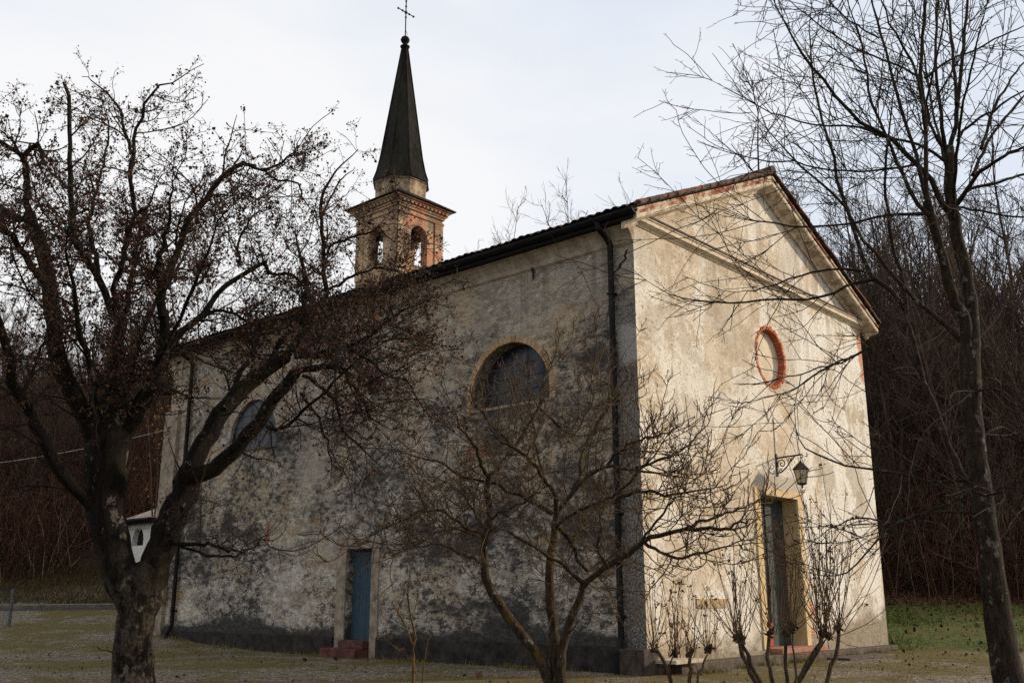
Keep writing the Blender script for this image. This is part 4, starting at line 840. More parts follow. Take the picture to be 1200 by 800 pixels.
    b1, rb1 = spawn(U, RU, rng, 7.0, 0.2, 62, 14, 0.30, 0.4, 0.2, 0.3, 0.0035, 6, 0.2, (0, 0, 0.1), 0.006)
    b = np.concatenate([b, b1]); rb = np.concatenate([rb, rb1])
    c, rc = spawn(b, rb, rng, 13.0, 0.15, 48, 16, 0.12, 0.35, 0.3, 0.7, 0.0026, 4, 0.2, (0, 0, 0), 0.004)
    Vt, Ft = merge([tubes(a, ra, 5), tubes(a2, ra2, 5), tubes(b, rb, 4), tubes(c, rc, 3)])
    link('crown', mesh_np('crown', Vt, [Ft], True), M['twig_l'], root)
    tips = np.concatenate([c[:, -1], c[:, 2], b[:, -1], b[:, 3]])
    tips = tips[rng.random(len(tips)) < 0.85]
    # keep the low inside of the tree nearly bare, as in the photo
    keep = rng.random(len(tips)) < np.clip((tips[:, 2]-2.0)/2.4, 0.10, 1); tips = tips[keep]
    n = rng.integers(1, 6, len(tips)); pos = np.repeat(tips, n, axis=0)+rng.normal(0, 0.020, (n.sum(), 3))
    V, F = leaf_quads(pos, 0.0195, rng, 0.8)
    link('dry_leaves', mesh_np('dry_leaves', V, [F]), M['leaf_l'], root, kind='stuff')
    print('left tree', len(a), len(b), len(c), 'leaves', len(pos))
build_left_tree()
# ------------------------------------------------------------------ low spreading tree before the side wall
def build_mid_tree():
    rng = np.random.default_rng(5); D = 13.0
    T = [
     seg(15, 8, 0, -0.5, (648, 840), (642, 792), (618, 750), (597, 722), (575, 692), (569, 672), (566, 650), (571, 625), (574, 600), (572, 577), (574, 555)),
     seg(17, 8, 0, 0.1, (651, 840), (651, 785), (650, 740), (645, 700), (644, 655), (650, 625), (652, 603)),
     seg(15, 9, 0, -0.2, (656, 840), (657, 785), (660, 750), (675, 708), (684, 684)),
     seg(7, 3, -0.5, 0.5, (574, 557), (587, 545), (600, 527), (617, 502), (632, 474), (637, 450), (641, 430), (651, 418)),
     seg(6, 2, -0.5, -1.3, (573, 558), (565, 545), (555, 520), (540, 500), (530, 480)),
     seg(7, 5, 0.1, 0.6, (652, 603), (665, 585), (680, 562), (677, 547), (687, 520), (700, 497), (712, 480)),
     seg(7, 3, 0.1, -0.7, (652, 603), (650, 577), (636, 560), (625, 542), (610, 529), (585, 515), (565, 480)),
     seg(9, 5, -0.2, -1.0, (684, 686), (707, 667), (730, 652), (750, 637), (775, 627), (800, 620), (825, 619)),
     seg(5, 2, -1.0, -1.3, (825, 619), (852, 619), (865, 611), (892, 608)),
     seg(5, 2, -0.9, -0.6, (802, 620), (825, 610), (857, 600), (889, 588)),
     seg(5, 2, -0.62, -1.7, (755, 635), (772, 645), (795, 655), (820, 648), (850, 640), (885, 632)),
     seg(6, 3, -0.2, -1.3, (686, 682), (675, 677), (660, 662), (632, 645), (610, 632), (590, 620), (570, 618)),
     seg(7, 4, 0.1, 0.8, (648, 612), (660, 622), (672, 638), (677, 656), (690, 668), (710, 655), (740, 640)),
     seg(5, 3, 0.3, 1.2, (671, 636), (682, 617), (695, 597), (717, 587), (725, 572), (730, 550)),
     seg(6, 2, 0.1, -0.5, (656, 596), (684, 562), (712, 545), (740, 550), (780, 557), (815, 561)),
     seg(5, 2, 0.0, -0.9, (712, 545), (728, 525), (755, 515), (780, 507), (802, 496)),
     seg(4, 2, -0.2, -1.2, (745, 548), (782, 535), (803, 524), (825, 500)),
     seg(5, 2, 0.3, -0.6, (720, 586), (755, 575), (780, 580), (815, 575), (852, 568)),
     seg(5, 2, -0.4, -1.2, (567, 627), (547, 617), (532, 607), (517, 599), (495, 596), (475, 610), (440, 625), (420, 640)),
     seg(5, 2, -0.4, 0.5, (566, 660), (540, 650), (525, 641), (510, 637), (490, 640)),
     seg(4, 2, -0.5, -1.6, (560, 628), (535, 619), (510, 622), (492, 635), (472, 646), (455, 650)),
     seg(6, 2, 0.1, 0.5, (648, 602), (620, 585), (597, 575), (582, 565), (550, 562), (530, 550), (515, 540), (492, 535), (450, 530)),
     seg(4, 2, -0.4, -1.1, (573, 605), (597, 597), (620, 585), (640, 570)),
     seg(4, 2, 0.3, 1.0, (632, 478), (650, 495), (670, 510), (685, 488), (697, 460), (690, 430)),
     seg(4, 2, 0.4, 0.2, (602, 525), (580, 502), (560, 477), (548, 450)),
     seg(5, 2, 0.2, 1.6, (640, 570), (630, 530), (620, 480), (600, 450)),
     seg(5, 2, 0.0, -1.8, (650, 620), (670, 600), (720, 580), (760, 540), (790, 500)),
     seg(4, 2, -0.3, 1.4, (571, 625), (550, 590), (530, 570), (500, 555)),
     seg(4, 2, 0.5, 0.9, (712, 480), (722, 460), (735, 440), (728, 420)),
     seg(4, 2, -0.6, -1.0, (712, 665), (700, 640), (705, 615), (695, 590)),
     seg(4, 2, -0.8, -1.5, (745, 642), (770, 610), (790, 585), (812, 570)),
    ]
    P, R = limbs_from(T, D, 16, 0.012, rng, 0.86)
    b0 = at(651, 826, D)
    root = empty('bare_tree', (b0[0], b0[1], gz(b0[0], b0[1])), 'low spreading bare tree of three lichened stems before the side wall', 'tree')
    V, F = lumpy(P, R, 8, rng, 0.05); link('trunk', mesh_np('trunk', V, [F], True), M['bark_m'], root)
    U, RU = P[3:], R[3:]
    a, ra = spawn(U, RU, rng, 8.0, 0.08, 55, 16, 0.70, 0.40, 0.3, 0.5, 0.0060, 9, 0.17, (0, 0, 0.7), 0.009)
    a2, ra2 = spawn(P[:3], R[:3], rng, 1.3, 0.5, 60, 14, 0.6, 0.3, 0.2, 0.35, 0.005, 8, 0.18, (0, 0, 0.4), 0.010)
    a = np.concatenate([a, np.array([catmull(q, 9) for q in a2])]); ra = np.concatenate([ra, np.array([np.interp(np.linspace(0, 1, 9), np.linspace(0, 1, 8), q) for q in ra2])])
    b, rb = spawn(a, ra, rng, 8.0, 0.12, 50, 14, 0.30, 0.35, 0.3, 0.65, 0.0054, 7, 0.2, (0, 0, 0.7), 0.006)
    c, rc = spawn(b, rb, rng, 7, 0.2, 45, 14, 0.12, 0.35, 0.3, 0.75, 0.0036, 5, 0.2, (0, 0, 0.4), 0.0035)
    Vt, Ft = merge([tubes(a, ra, 5), tubes(b, rb, 4), tubes(c, rc, 3)])
    link('crown', mesh_np('crown', Vt, [Ft], True), M['twig_m'], root)
    print('mid tree', len(a), len(b), len(c))
build_mid_tree()
# ------------------------------------------------------------------ tall bare tree on the right
def build_right_tree():
    rng = np.random.default_rng(8); D = 11.0
    T = [
     (0, 0, [(1192, 880, 44), (1186, 820, 34), (1180, 785, 31), (1172, 735, 28), (1165, 690, 26), (1156, 625, 23), (1148, 570, 21), (1141, 500, 20), (1137, 440, 21), (1137, 400, 22)]),
     (0, 0.2, [(1139, 430, 17), (1140, 390, 14), (1137, 350, 14), (1128, 300, 14), (1120, 270, 14), (1114, 230, 13), (1112, 195, 12), (1112, 172, 11)]),
     (0, -0.3, [(1135, 420, 15), (1130, 375, 13), (1117, 350, 12), (1110, 320, 11), (1102, 292, 11), (1092, 258, 10), (1086, 235, 9)]),
     seg(8, 4, -0.3, -0.5, (1087, 238), (1084, 205), (1085, 175), (1084, 125), (1080, 87), (1081, 50), (1085, 0), (1088, -60), (1090, -120)),
     seg(7, 2, -0.3, -0.9, (1090, 252), (1070, 232), (1060, 207), (1047, 180), (1040, 162), (1020, 117), (1016, 90), (1010, 50), (995, 10), (985, -30)),
     seg(7, 3, -0.3, 0.3, (1086, 235), (1080, 205), (1075, 185), (1060, 140), (1047, 95), (1035, 50), (1022, 0), (1012, -60)),
     seg(6, 2, -0.3, -1.4, (1085, 180), (1082, 125), (1070, 75), (1055, 50), (1032, 0), (1020, -40)),
     seg(8, 3, 0.2, 0.4, (1112, 178), (1120, 145), (1122, 120), (1127, 75), (1132, 20), (1134, -10), (1138, -80)),
     seg(6, 3, 0.2, 0.9, (1121, 122), (1119, 95), (1115, 50), (1112, 0), (1110, -70)),
     seg(7, 3, 0.2, -0.3, (1108, 178), (1104, 150), (1100, 112), (1096, 75), (1099, 0), (1101, -70)),
     seg(5, 2, 0.2, -0.8, (1104, 172), (1092, 150), (1086, 125), (1090, 95), (1100, 55), (1108, 10), (1112, -30)),
     seg(5, 2, 0.2, 0.6, (1122, 165), (1132, 150), (1160, 132), (1185, 115), (1200, 107), (1240, 85)),
     seg(8, 3, 0.1, -0.7, (1118, 243), (1130, 227), (1150, 200), (1170, 187), (1200, 172), (1240, 158)),
     seg(6, 2, 0.0, 0.9, (1140, 205), (1146, 190), (1162, 160), (1185, 130), (1200, 112), (1230, 80)),
     seg(5, 2, 0.3, 1.2, (1150, 175), (1165, 130), (1180, 100), (1200, 72), (1225, 40)),
     seg(6, 3, 0.1, 1.0, (1118, 241), (1137, 222), (1175, 212), (1200, 204), (1250, 195)),
     seg(5, 2, 0.1, -1.1, (1102, 242), (1117, 241), (1150, 247), (1200, 255), (1250, 262)),
     seg(9, 3, 0.1, -0.7, (1112, 250), (1098, 228), (1085, 200), (1072, 192), (1057, 175), (1037, 157), (1017, 150), (997, 132), (980, 112), (962, 90), (942, 65), (925, 37), (907, 2), (898, -30)),
     seg(5, 1.5, 0.1, 0.5, (1106, 188), (1087, 175), (1062, 165), (1035, 160), (1010, 150), (982, 147), (960, 147), (930, 140), (900, 130), (865, 112), (833, 94)),
     seg(4, 1.5, -0.4, 0.6, (1080, 92), (1062, 82), (1040, 72), (1010, 60), (975, 40), (945, 17), (925, 0), (905, -20)),
     seg(3, 1.5, -0.5, -1.3, (1030, 45), (1005, 30), (985, 15), (970, 0), (950, -20)),
     seg(4, 1.5, -0.4, -0.8, (1083, 92), (1112, 71), (1140, 60), (1175, 42), (1200, 30), (1230, 20)),
     seg(5, 1.5, -0.3, -1.0, (1090, 251), (1060, 251), (1040, 252), (1007, 260), (975, 264), (937, 265), (900, 261), (882, 259), (847, 247), (815, 240)),
     seg(4, 1.5, -0.2, 0.4, (1072, 193), (1052, 197), (1007, 201), (970, 199), (930, 190), (900, 189), (852, 178), (820, 167)),
     seg(13, 4, 0.0, 0.9, (1150, 600), (1138, 572), (1122, 545), (1107, 512), (1097, 480), (1085, 455), (1077, 425), (1070, 395), (1062, 370), (1055, 350)),
     seg(8, 2.5, 0.9, 1.4, (1060, 362), (1050, 345), (1022, 325), (1012, 302), (995, 252), (982, 217), (977, 187), (965, 147), (957, 112), (951, 75), (949, 32), (952, -10)),
     seg(7, 2, 0.9, 0.4, (1062, 368), (1060, 335), (1050, 302), (1042, 260), (1037, 217), (1039, 180), (1042, 150), (1047, 112), (1052, 80)),
     seg(8, 2, 0.0, -0.6, (1126, 400), (1118, 388), (1100, 374), (1070, 347), (1040, 315), (1025, 295), (1010, 277), (995, 250), (980, 232), (957, 212), (930, 187), (915, 170), (900, 155), (869, 114)),
     seg(5, 1.5, 1.0, 0.0, (1024, 328), (1000, 331), (975, 345), (945, 350), (900, 351), (860, 355), (832, 354), (790, 347), (762, 332), (742, 316)),
     seg(4, 1.5, 1.0, 0.5, (1012, 318), (985, 315), (950, 320), (925, 327), (900, 336), (865, 343), (845, 340)),
     seg(5, 1.5, 0.8, -0.2, (1064, 378), (1050, 388), (1025, 405), (1000, 417), (975, 427), (950, 442), (930, 457), (910, 462), (890, 466)),
     seg(3, 1.5, 0.3, -0.2, (1002, 416), (985, 426), (960, 430), (935, 440), (915, 443), (880, 452)),
     seg(5, 1.5, 0.0, -1.2, (1148, 560), (1120, 563), (1090, 563), (1060, 556), (1025, 549), (1000, 547), (962, 535), (940, 520), (930, 495), (915, 470)),
     seg(4, 1.5, 0.0, -1.6, (1152, 600), (1120, 600), (1085, 600), (1050, 615), (1029, 630), (999, 665), (975, 674), (945, 671), (925, 660)),
     seg(4, 1.5, 0.0, 0.8, (1148, 575), (1110, 590), (1070, 605), (1040, 612), (1005, 606), (970, 622), (940, 640)),
     seg(4, 1.5, 0.0, -1.5, (1140, 460), (1165, 455), (1190, 470), (1220, 500)),
     seg(4, 1.5, 0.0, 1.0, (1143, 520), (1170, 500), (1200, 512), (1230, 515)),
     seg(3, 1.5, 0.0, -0.8, (1150, 580), (1175, 575), (1200, 560), (1240, 540)),
     seg(3, 1.5, 0.0, 1.0, (1160, 650), (1180, 620), (1195, 600), (1215, 580)),
     seg(6, 2, 0.1, 2.6, (1116, 260), (1110, 200), (1095, 140), (1085, 80), (1080, 20)),
     seg(6, 2, 0.1, -2.4, (1116, 260), (1120, 190), (1130, 120), (1145, 50), (1160, -20)),
    ]
    P, R = limbs_from(T, D, 18, 0.006, rng); R[3:] = np.maximum(R[3:]*0.74, 0.0035)
    b0 = at(1188, 845, D)
    root = empty('slender_tree', (b0[0], b0[1], gz(b0[0], b0[1])), 'tall slender bare tree with lichened trunk right of the church front', 'tree')
    V, F = lumpy(P, R, 9, rng, 0.035); link('trunk', mesh_np('trunk', V, [F], True), M['bark_r'], root)
    U, RU = P[3:], R[3:]
    a, ra = spawn(U, RU, rng, 5.2, 0.08, 46, 15, 1.05, 0.45, 0.35, 0.5, 0.0050, 11, 0.085, (0, 0, 0.10), 0.006)
    a2, ra2 = spawn(P[:3], R[:3], rng, 2.2, 0.35, 60, 12, 0.9, 0.35, 0.2, 0.2, 0.0048, 11, 0.10, (0, 0, 0.2), 0.007)
    a = np.concatenate([a, a2]); ra = np.concatenate([ra, ra2])
    b, rb = spawn(a, ra, rng, 5.2, 0.10, 46, 14, 0.36, 0.45, 0.3, 0.6, 0.0038, 7, 0.10, (0, 0, 0.1), 0.004)
    c, rc = spawn(b, rb, rng, 6.0, 0.2, 50, 14, 0.07, 0.4, 0.3, 0.8, 0.0027, 4, 0.15, (0, 0, 0.1), 0.003)
    rc[:, -1] = 0.0045                                   # buds
    Vt, Ft = merge([tubes(a, ra, 5), tubes(b, rb, 4), tubes(c, rc, 3)])
    link('crown', mesh_np('crown', Vt, [Ft], True), M['twig_r'], root)
    print('right tree', len(a), len(b), len(c))
build_right_tree()
# ------------------------------------------------------------------ pollarded shrubs with seed heads
def build_shrub(label, D, stems, seed, n_shoot, ln, group):
    rng = np.random.default_rng(seed)
    P, R = limbs_from([seg(w0, w1, d0, d1, *xy) for (w0, w1, d0, d1, xy) in stems], D, 12, 0.008, rng, 0.78)
    b0 = P[0][0]; root = empty('pollarded_shrub', (b0[0], b0[1], gz(b0[0], b0[1])), label, 'shrub', group)
    knobs = []
    for q in P:
        e = q[-1]; knobs.append((e, 0.055)); 
    parts = [lumpy(P, R, 8, rng, 0.06)]
    kp = []
    for e, r in knobs:
        for _ in range(9):
            o = e+rng.normal(0, 0.016, 3); h = unit(rng.normal(size=3)*0.8+np.array([0, 0, 0.6]))*rng.uniform(0.02, 0.05)
            kp.append(np.array([o-h, o-h*0.4, o+h*0.4, o+h]))
    kr = np.tile(np.array([0.011, 0.014, 0.010, 0.005]), (len(kp), 1)); parts.append(lumpy(np.array(kp), kr, 7, rng, 0.12))
    V, F = merge(parts); link('stems', mesh_np('stems', V, [F], True), M['bark_s'], root)
    O, Dr, Ls = [], [], []
    for e, r in knobs:
        n = int(n_shoot*rng.uniform(0.75, 1.25)); az = rng.uniform(0, 6.283, n); an = np.radians(np.abs(rng.normal(14, 29, n)))
        Dr.append(np.stack([np.sin(an)*np.cos(az), np.sin(an)*np.sin(az), np.cos(an)], -1)); O.append(e+rng.normal(0, 0.03, (n, 3))); Ls.append(ln*rng.uniform(0.45, 1.15, n)*(1-0.35*an))
    O, Dr, Ls = map(np.concatenate, (O, Dr, Ls))
    a, ra = march(O, Dr, Ls, np.full(len(O), 0.0042), 10, 0.045, (0, 0, 0.30), rng, 0.0026)
    b, rb = spawn(a, ra, rng, 2.2, 0.4, 38, 10, 0.22, 0.4, 0.2, 0.6, 0.0025, 5, 0.1, (0, 0, 0.5), 0.004, nmin=0)
    Vt, Ft = merge([tubes(a, ra, 4), tubes(b, rb, 3)]); link('shoots', mesh_np('shoots', Vt, [Ft], True), M['shoot'], root)
    tips = np.concatenate([a[rng.random(len(a)) < 0.5][:, -1], b[rng.random(len(b)) < 0.28][:, -1]])
    n = rng.integers(4, 11, len(tips)); pos = np.repeat(tips, n, axis=0)+rng.normal(0, 0.014, (n.sum(), 3))
    V, F = leaf_quads(pos, 0.018, rng, 0.2); link('seed_heads', mesh_np('seed_heads', V, [F]), M['seed'], root, kind='stuff')
G = 'pollarded shrubs before the church front'
build_shrub('pollarded shrub of many stems rising straight before the front door', 10.0, [
    (9, 6, 0, 0.1, ((926, 862), (908, 830), (886, 798), (871, 768), (863, 745))), (7, 5, 0, -0.3, ((926, 862), (905, 826), (886, 790), (874, 764), (868, 747))),
    (7, 5, 0, 0.3, ((925, 862), (913, 830), (905, 798), (900, 764), (902, 740))), (6, 5, 0, -0.3, ((928, 862), (926, 830), (923, 798), (921, 765), (920, 740))),
    (4, 4, 0, 0.3, ((929, 862), (932, 830), (932, 798), (930, 765), (928, 736)))], 21, 15, 0.92, G)
build_shrub('pollarded shrub with tallest shoots, right of the front door', 10.4, [
    (9, 6, 0, 0.2, ((915, 862), (934, 800), (952, 770), (961, 752), (963, 742))), (5, 4, 0, -0.2, ((915, 862), (938, 800), (958, 766), (970, 745))),
    (7, 5, 0, 0.3, ((962, 862), (966, 820), (972, 790), (980, 760), (983, 735)))], 22, 21, 1.45, G)
build_shrub('short-stemmed pollarded shrub close to the church corner', 10.8, [
    (6, 5, 0, 0.2, ((795, 856), (786, 800), (780, 778), (767, 760))), (4, 4, 0, -0.2, ((795, 856), (788, 810), (784, 785), (790, 765)))], 23, 20, 0.80, G)
build_shrub('pollarded shrub below the tan stone plaque', 10.6, [
    (6, 5, 0, 0.2, ((806, 856), (808, 800), (809, 764))), (4, 4, 0, 0.3, ((806, 856), (815, 800), (826, 775), (831, 760)))], 24, 19, 0.66, G)
# ------------------------------------------------------------------ sapling before the side wall
def build_sapling():
    rng = np.random.default_rng(31); D = 14.0
    P, R = limbs_from(rscale=0.72, rng=rng, jit=0.006, k=12, D0=D, trace=[seg(6, 4.5, 0, 0, (485, 830), (485, 798), (484, 770), (484, 756)), seg(4.5, 2, 0, 0.2, (484, 757), (487, 746), (482, 725), (478, 702), (479, 683), (481, 665), (480, 648)),
                       seg(3.6, 2.6, 0, -0.2, (484, 757), (476, 735), (466, 716), (460, 706)), seg(2, 1.2, 0, 0.3, (484, 775), (470, 762), (455, 752), (445, 740)), seg(2, 1, 0, -0.2, (494, 820), (497, 775), (502, 750), (505, 735))])
    b0 = at(485, 822, D); root = empty('sapling', (b0[0], b0[1], gz(b0[0], b0[1])), 'thin forked orange-brown sapling right of the blue door', 'sapling')
    V, F = tubes(P, R, 7); link('trunk', mesh_np('trunk', V, [F], True), M['sap'], root)
    a, ra = spawn(P[1:], R[1:], rng, 6, 0.3, 45, 14, 0.38, 0.4, 0.3, 0.5, 0.0035, 7, 0.14, (0, 0, 0.5), 0.006)
    b, rb = spawn(a, ra, rng, 7, 0.2, 45, 14, 0.15, 0.4, 0.3, 0.6, 0.0025, 5, 0.15, (0, 0, 0.3), 0.004)
    Vt, Ft = merge([tubes(a, ra, 4), tubes(b, rb, 3)]); link('crown', mesh_np('crown', Vt, [Ft], True), M['shoot'], root)
build_sapling()
# ------------------------------------------------------------------ bare wood on the hillside
def hill_tree_mesh(seed, H, spread, multi):
    rng = np.random.default_rng(seed); O, Dv, L, r = [], [], [], []
    for i in range(multi):
        O.append((rng.normal(0, 0.15), rng.normal(0, 0.15), -0.4)); Dv.append((rng.normal(0, 0.10*multi**0.5), rng.normal(0, 0.10*multi**0.5), 1)); L.append(H*rng.uniform(0.8, 1.05)); r.append(H*0.0085*rng.uniform(0.7, 1.1)/multi**0.3)
    P, R = march(np.array(O), np.array(Dv), np.array(L), np.array(r), 14, 0.055, (0, 0, 0.35), rng, 0.015)
    a, ra = spawn(P, R, rng, 2.1, 0.22, 42, 12, H*0.20*spread, 0.35, 0.6, 0.5, 0.016, 9, 0.10, (0, 0, 0.7), 0.06)
    b, rb = spawn(a, ra, rng, 2.6, 0.15, 40, 14, H*0.075, 0.35, 0.4, 0.55, 0.012, 7, 0.12, (0, 0, 0.5), 0.03)
    c, rc = spawn(b, rb, rng, 3.6, 0.1, 38, 14, 0.50, 0.4, 0.3, 0.7, 0.009, 4, 0.14, (0, 0, 0.3), 0.012)
    Vt, Ft = merge([tubes(P, R, 7), tubes(a, ra, 4), tubes(b, rb, 3), tubes(c, rc, 3)])
    return mesh_np('hill_tree', Vt, [Ft], True)
def build_wood():
    rng = random.Random(77)
    ms = [hill_tree_mesh(100+i, H, spv, mu) for i, (H, spv, mu) in enumerate(((15, 1.0, 1), (13, 1.2, 2), (16, 0.8, 1), (11, 1.1, 3), (14, 1.0, 2), (12, 0.9, 1), (9, 1.2, 3), (20, 0.42, 14)))]
    spots = []
    def sector(p0, p1, t0, t1, n, sc0, sc1, lab, grp, dmin):
        got = 0; tries = 0
        while got < n and tries < n*60:
            tries += 1; D = t0+(t1-t0)*rng.random()**0.8; px = rng.uniform(p0, p1); q = at(px, 690, D)
            if any((q[0]-a)**2+(q[1]-b)**2 < dmin**2 for a, b, *_ in spots): continue
            if -2 < q[0] < 14 and -2 < q[1] < 22: continue
            if 3 < q[0] < 10 and 25 < q[1] < 33: continue
            spots.append((q[0], q[1], rng.uniform(sc0, sc1), lab, grp)); got += 1
    sector(965, 1300, 43, 78, 125, 0.95, 1.42, 'bare brown tree in the hillside wood right of the church', 'bare trees on the right hillside', 1.3)
    sector(-110, 215, 46, 82, 110, 0.55, 0.85, 'bare brown tree in the hillside wood left of the church', 'bare trees on the left hillside', 1.3)
    root0 = None
    def place(x, y, sc, lab, grp, i):
        o = bpy.data.objects.new('hill_tree', ms[i]); COL.objects.link(o); o.location = (x, y, gz(x, y)-0.2); o.scale = (sc*rng.uniform(0.9, 1.1),)*2+(sc,); o.rotation_euler = (rng.uniform(-.05, .05), rng.uniform(-.05, .05), rng.uniform(0, 6.28)); o['label'] = lab; o['category'] = 'tree'
        if grp: o['group'] = grp
    for me in ms: me.materials.append(M['bark_h'])
    for i, (x, y, sc, lab, grp) in enumerate(spots): place(x, y, sc, lab, grp, rng.randrange(7))
    # single crowns standing up behind the roof
    def crown(px, py, D, i, lab):
        q = at(px, 690, D); top = at(px, py, D)[2]; H = max(v.co.z for v in ms[i].vertices); sc = (top-gz(q[0], q[1])+0.2)/H; place(q[0], q[1], sc, lab, None, i)
    crown(572, 258, 52, 7, 'bare treetop showing over the church eaves, right of the tower')
    crown(838, 190, 56, 7, 'bare treetop showing just left of the gable peak')
    crown(795, 212, 58, 7, 'bare treetop low behind the roof, left of the gable peak')
    crown(1000, 215, 47, 0, 'tall bare tree close behind the right slope of the gable')
    crown(960, 225, 50, 2, 'bare tree half hidden behind the upper gable slope')
    crown(1060, 225, 46, 1, 'forked bare tree standing tall at the wood edge on the right')
    crown(1165, 200, 45, 0, 'tallest bare tree at the wood edge, behind the lichened trunk')
build_wood()
# ------------------------------------------------------------------ thicket, grass, fallen leaves
def build_thicket():
    rng = np.random.default_rng(55)
    def field(n, p0, p1, d0, d1, h0, h1, rad, name):
        px = rng.uniform(p0, p1, n); D = d0+(d1-d0)*rng.random(n)**0.9; al = np.arctan((px-600)/FPX/math.cos(PITCH))
        hd = YAW+al; X = CAM[0]+D*np.sin(hd); Y = CAM[1]+D*np.cos(hd)
        ok = ~((X > -1.5) & (X < 13) & (Y > -1) & (Y < 22)) & ~((X > 3.5) & (X < 9.5) & (Y > 26) & (Y < 32.5)); X, Y = X[ok], Y[ok]; n = len(X)
        O = np.stack([X, Y, ground_z(X, Y)-0.1], -1); az = rng.uniform(0, 6.283, n); an = np.abs(rng.normal(0, 0.38, n))
        Dv = np.stack([np.sin(an)*np.cos(az), np.sin(an)*np.sin(az), np.cos(an)], -1)
        a, ra = march(O, Dv, rng.uniform(h0, h1, n), np.full(n, rad), 6, 0.16, (0, 0, 0), rng, 0.004)
        b, rb = spawn(a, ra, rng, 1.7, 0.2, 48, 15, 0.7, 0.4, 0.3, 0.7, 0.006, 4, 0.2, (0, 0, 0.1), 0.012)
        V, F = merge([tubes(a, ra, 3), tubes(b, rb, 3)]); o = link(name, mesh_np(name, V, [F], True), M['thicket'], kind='stuff'); return o
    o = field(13000, 960, 1340, 42, 84, 1.2, 5.6, 0.020, 'thicket'); o['label'] = 'dense brown brushwood on the hillside right of the church'; o['category'] = 'thicket'
    o = field(13000, -140, 235, 45, 86, 1.0, 4.8, 0.020, 'thicket'); o['label'] = 'dense brown brushwood on the hillside left of the church'; o['category'] = 'thicket'
build_thicket()
def build_grass():
    rng = np.random.default_rng(66)
    def blades(n, X, Y, h, w, mat, name, label, cat):
        Z = ground_z(X, Y); n = len(X); az = rng.uniform(0, 6.283, n); hh = h*np.exp(rng.normal(0, 0.4, n)); lean = rng.normal(0, 0.45, (n, 2))*hh[:, None]
        dx = np.stack([np.cos(az), np.sin(az), np.zeros(n)], -1)*w; O = np.stack([X, Y, Z-0.01], -1); tip = O+np.concatenate([lean, hh[:, None]], 1)
        V = np.stack([O-dx, O+dx, tip], 1).reshape(-1, 3); F = np.arange(3*n).reshape(-1, 3)
        o = link(name, mesh_np(name, V, [F]), mat, kind='stuff'); o['label'] = label; o['category'] = cat
    t = rng.uniform(25.2, 42, 60000); s = rng.uniform(7.5, 27, 60000); X = CAM[0]+FH[0]*t+SH[0]*s; Y = CAM[1]+FH[1]*t+SH[1]*s
    ok = (vnoise(X, Y, 21, 0.7)+0.6*vnoise(X, Y, 29, 2.5)+rng.normal(0, 0.4, len(X)) > -0.1) & ~((X < 11.6) & (Y > -0.7)) & (t > 26.2+rng.normal(0, 0.7, len(X))); blades(0, X[ok], Y[ok], 0.11, 0.012, M['grass'], 'grass', 'green grass sloping up to the wood right of the church', 'grass')
    t = rng.uniform(15, 28, 70000); s = rng.uniform(-15, 16, 70000); X = CAM[0]+FH[0]*t+SH[0]*s; Y = CAM[1]+FH[1]*t+SH[1]*s
    ok = (vnoise(X, Y, 22, 0.8)+0.5*vnoise(X, Y, 23, 0.25)+rng.normal(0, 0.25, len(X)) > 0.55) & ~((X > -0.1) & (Y > -0.2)); blades(0, X[ok], Y[ok], 0.035, 0.008, M['drygrass'], 'yard_grass', 'thin yellowish grass and moss growing through the yard gravel', 'grass')
    t = rng.uniform(36.5, 44, 26000); s = rng.uniform(-27, -14, 26000); X = CAM[0]+FH[0]*t+SH[0]*s; Y = CAM[1]+FH[1]*t+SH[1]*s
    ok = (t > 37.6) & ~((X > 4) & (X < 9) & (Y > 26.5) & (Y < 32)); blades(0, X[ok], Y[ok], 0.15, 0.014, M['bankgrass'], 'bank_grass', 'rough dry grass on the bank beyond the path', 'grass')
    # weeds along the foot of the walls
    n = 5200; u = rng.uniform(0, 17.5, n); off = np.abs(rng.normal(0, 0.16, n)); cl = vnoise(u, u*0.3, 41, 0.35)+rng.normal(0, 0.3, n) > 0.25
    X = np.where(u < 13, -0.12-off, -0.12-off); Y = u; k = cl & ~((Y > 7.6) & (Y < 9.3)); Xf = rng.uniform(0.6, 11, n); kf = (vnoise(Xf, Xf, 43, 0.35)+rng.normal(0, 0.3, n) > 0.3)
    blades(0, np.concatenate([X[k], Xf[kf]]), np.concatenate([Y[k], -0.42-off[kf]]), 0.075, 0.008, M['drygrass'], 'wall_weeds', 'low weeds and grass tufts along the foot of the church walls', 'weeds')
    # fallen leaves at the wood edge and in the yard
    t = np.concatenate([rng.uniform(37.0, 47, 26000), 44-np.abs(rng.normal(0, 8, 5000))]); s = rng.uniform(8, 30, 31000); X = CAM[0]+FH[0]*t+SH[0]*s; Y = CAM[1]+FH[1]*t+SH[1]*s
    V, F = leaf_quads(np.stack([X, Y, ground_z(X, Y)+rng.random(len(X))*0.10], -1), 0.075, rng); o = link('leaf_litter', mesh_np('leaf_litter', V, [F]), M['litter'], kind='stuff'); o['label'] = 'reddish fallen leaves along the wood edge'; o['category'] = 'leaves'
    t = rng.uniform(14, 30, 1500); s = rng.uniform(-14, 15, 1500); X = CAM[0]+FH[0]*t+SH[0]*s; Y = CAM[1]+FH[1]*t+SH[1]*s; ok = ~((X > -0.1) & (Y > -0.5)); X, Y = X[ok], Y[ok]
    V, F = leaf_quads(np.stack([X, Y, ground_z(X, Y)+0.01], -1), 0.045, rng); o = link('fallen_leaves', mesh_np('fallen_leaves', V, [F]), M['litter'], kind='stuff'); o['label'] = 'brown leaves scattered over the church yard'; o['category'] = 'leaves'
build_grass()
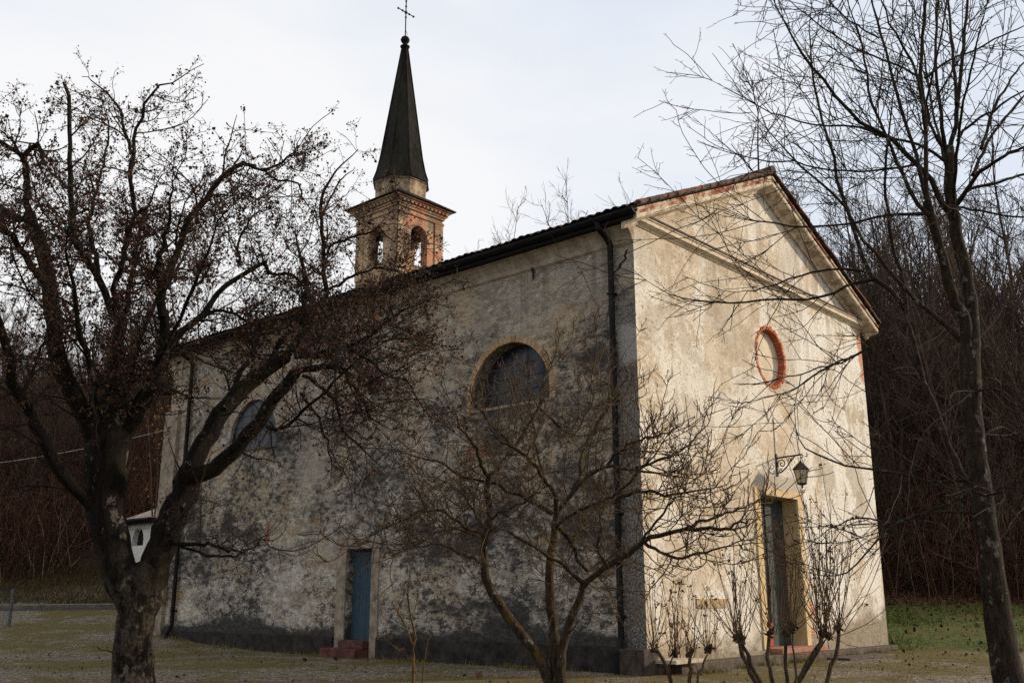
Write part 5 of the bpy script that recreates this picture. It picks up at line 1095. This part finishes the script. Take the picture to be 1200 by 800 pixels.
# ------------------------------------------------------------------ path, kerb, wire fence, cable
def build_bits():
    def strip(name, t_of, half, dz, mat, h, s0, s1):
        m = MB(); ss = np.linspace(s0, s1, 40); rings = []
        for s in ss:
            tt = t_of(s); q = []
            for (dt, zz) in ((-half, -0.15), (-half, h), (half, h), (half, -0.15)):
                p = ts(tt+dt, s); q.append((p[0], p[1], gz(p[0], p[1])+zz+dz))
            rings.append(q)
        vs = [p for r in rings for p in r]; fs = []
        for i in range(len(rings)-1):
            for j in range(4): fs.append((i*4+j, i*4+(j+1) % 4, i*4+4+(j+1) % 4, i*4+4+j))
        m.add(vs, fs+[(0, 1, 2, 3), tuple(len(vs)-4+j for j in range(4))]); m.build(name, mat, kind='structure')
    strip('path', lambda s: 36.3+0.10*(s+18), 0.22, 0.0, M['asphalt'], 0.012, -34, -13.5)
    strip('kerb', lambda s: 36.6+0.10*(s+18), 0.12, 0.0, M['concrete'], 0.13, -34, -13.5)
    b = at(12, 720, 36); z0 = gz(b[0], b[1])
    P = empty('wire_fence', (b[0], b[1], z0), 'wire mesh fence with a grey post at the yard edge', 'fence')
    rt = np.array([SH[0], SH[1]]); 
    for k in range(3):
        p = b[:2]-rt*2.0*k; zz = gz(p[0], p[1]); m = MB(); m.tube([(p[0], p[1], zz-0.2), (p[0], p[1], zz+1.15)], 0.05, 6); m.build('post', M['wire'], P)
    m = MB()
    for j in range(12):
        z = z0+0.06+j*0.09; e = b[:2]-rt*4.0; m.tube([(b[0], b[1], z), (e[0], e[1], gz(e[0], e[1])+0.06+j*0.09)], 0.006, 4)
    for i in range(40):
        p = b[:2]-rt*0.1*i; zz = z0+(gz(*(b[:2]-rt*4))-z0)*i/40; m.tube([(p[0], p[1], zz+0.04), (p[0], p[1], zz+1.1)], 0.005, 4)
    m.build('wire_mesh', M['wire'], P)
    a = at(-60, 549, 34); e = np.array([-0.02, 17.4, 6.4]); pts = [a+(e-a)*u-np.array([0, 0, 0.5*4*u*(1-u)*0.3]) for u in np.linspace(0, 1, 14)]
    m = MB(); m.tube(pts, 0.011, 5); o = m.build('overhead_cable', M['cable']); o['label'] = 'thin pale cable strung to the rear corner of the church'; o['category'] = 'cable'
    # a bush still holding yellow leaves by the rear corner
    rng = np.random.default_rng(91); q = at(180, 690, 44); z0 = gz(q[0], q[1])
    R_ = empty('leafy_sapling', (q[0], q[1], z0), 'slim young tree with last yellow leaves behind the rear corner', 'tree')
    O = np.array([[q[0], q[1], z0-0.2]]*4)+rng.normal(0, 0.1, (4, 3)); tr, rt_ = march(O, np.array([[.08, 0, 1], [-.1, .05, 1], [0, -.1, 1], [.05, .1, 1]]), np.array([9.2, 8.0, 7.2, 8.6]), np.full(4, 0.05), 12, 0.05, (0, 0, 0.3), rng, 0.01)
    V, F = tubes(tr, rt_, 6); link('trunk', mesh_np('trunk', V, [F], True), M['bark_h'], R_)
    tw, rw = spawn(tr, rt_, rng, 5, 0.35, 35, 10, 0.9, 0.3, 0.3, 0.4, 0.008, 6, 0.1, (0, 0, 0.6), 0.015); V, F = tubes(tw, rw, 3); link('crown', mesh_np('crown', V, [F], True), M['thicket'], R_)
    pos = tw[:, 2:].reshape(-1, 3); pos = pos[rng.random(len(pos)) < 0.22]; V, F = leaf_quads(pos, 0.10, rng, 0.8); link('yellow_leaves', mesh_np('yellow_leaves', V, [F]), M['yellow'], R_, kind='stuff')
build_bits()
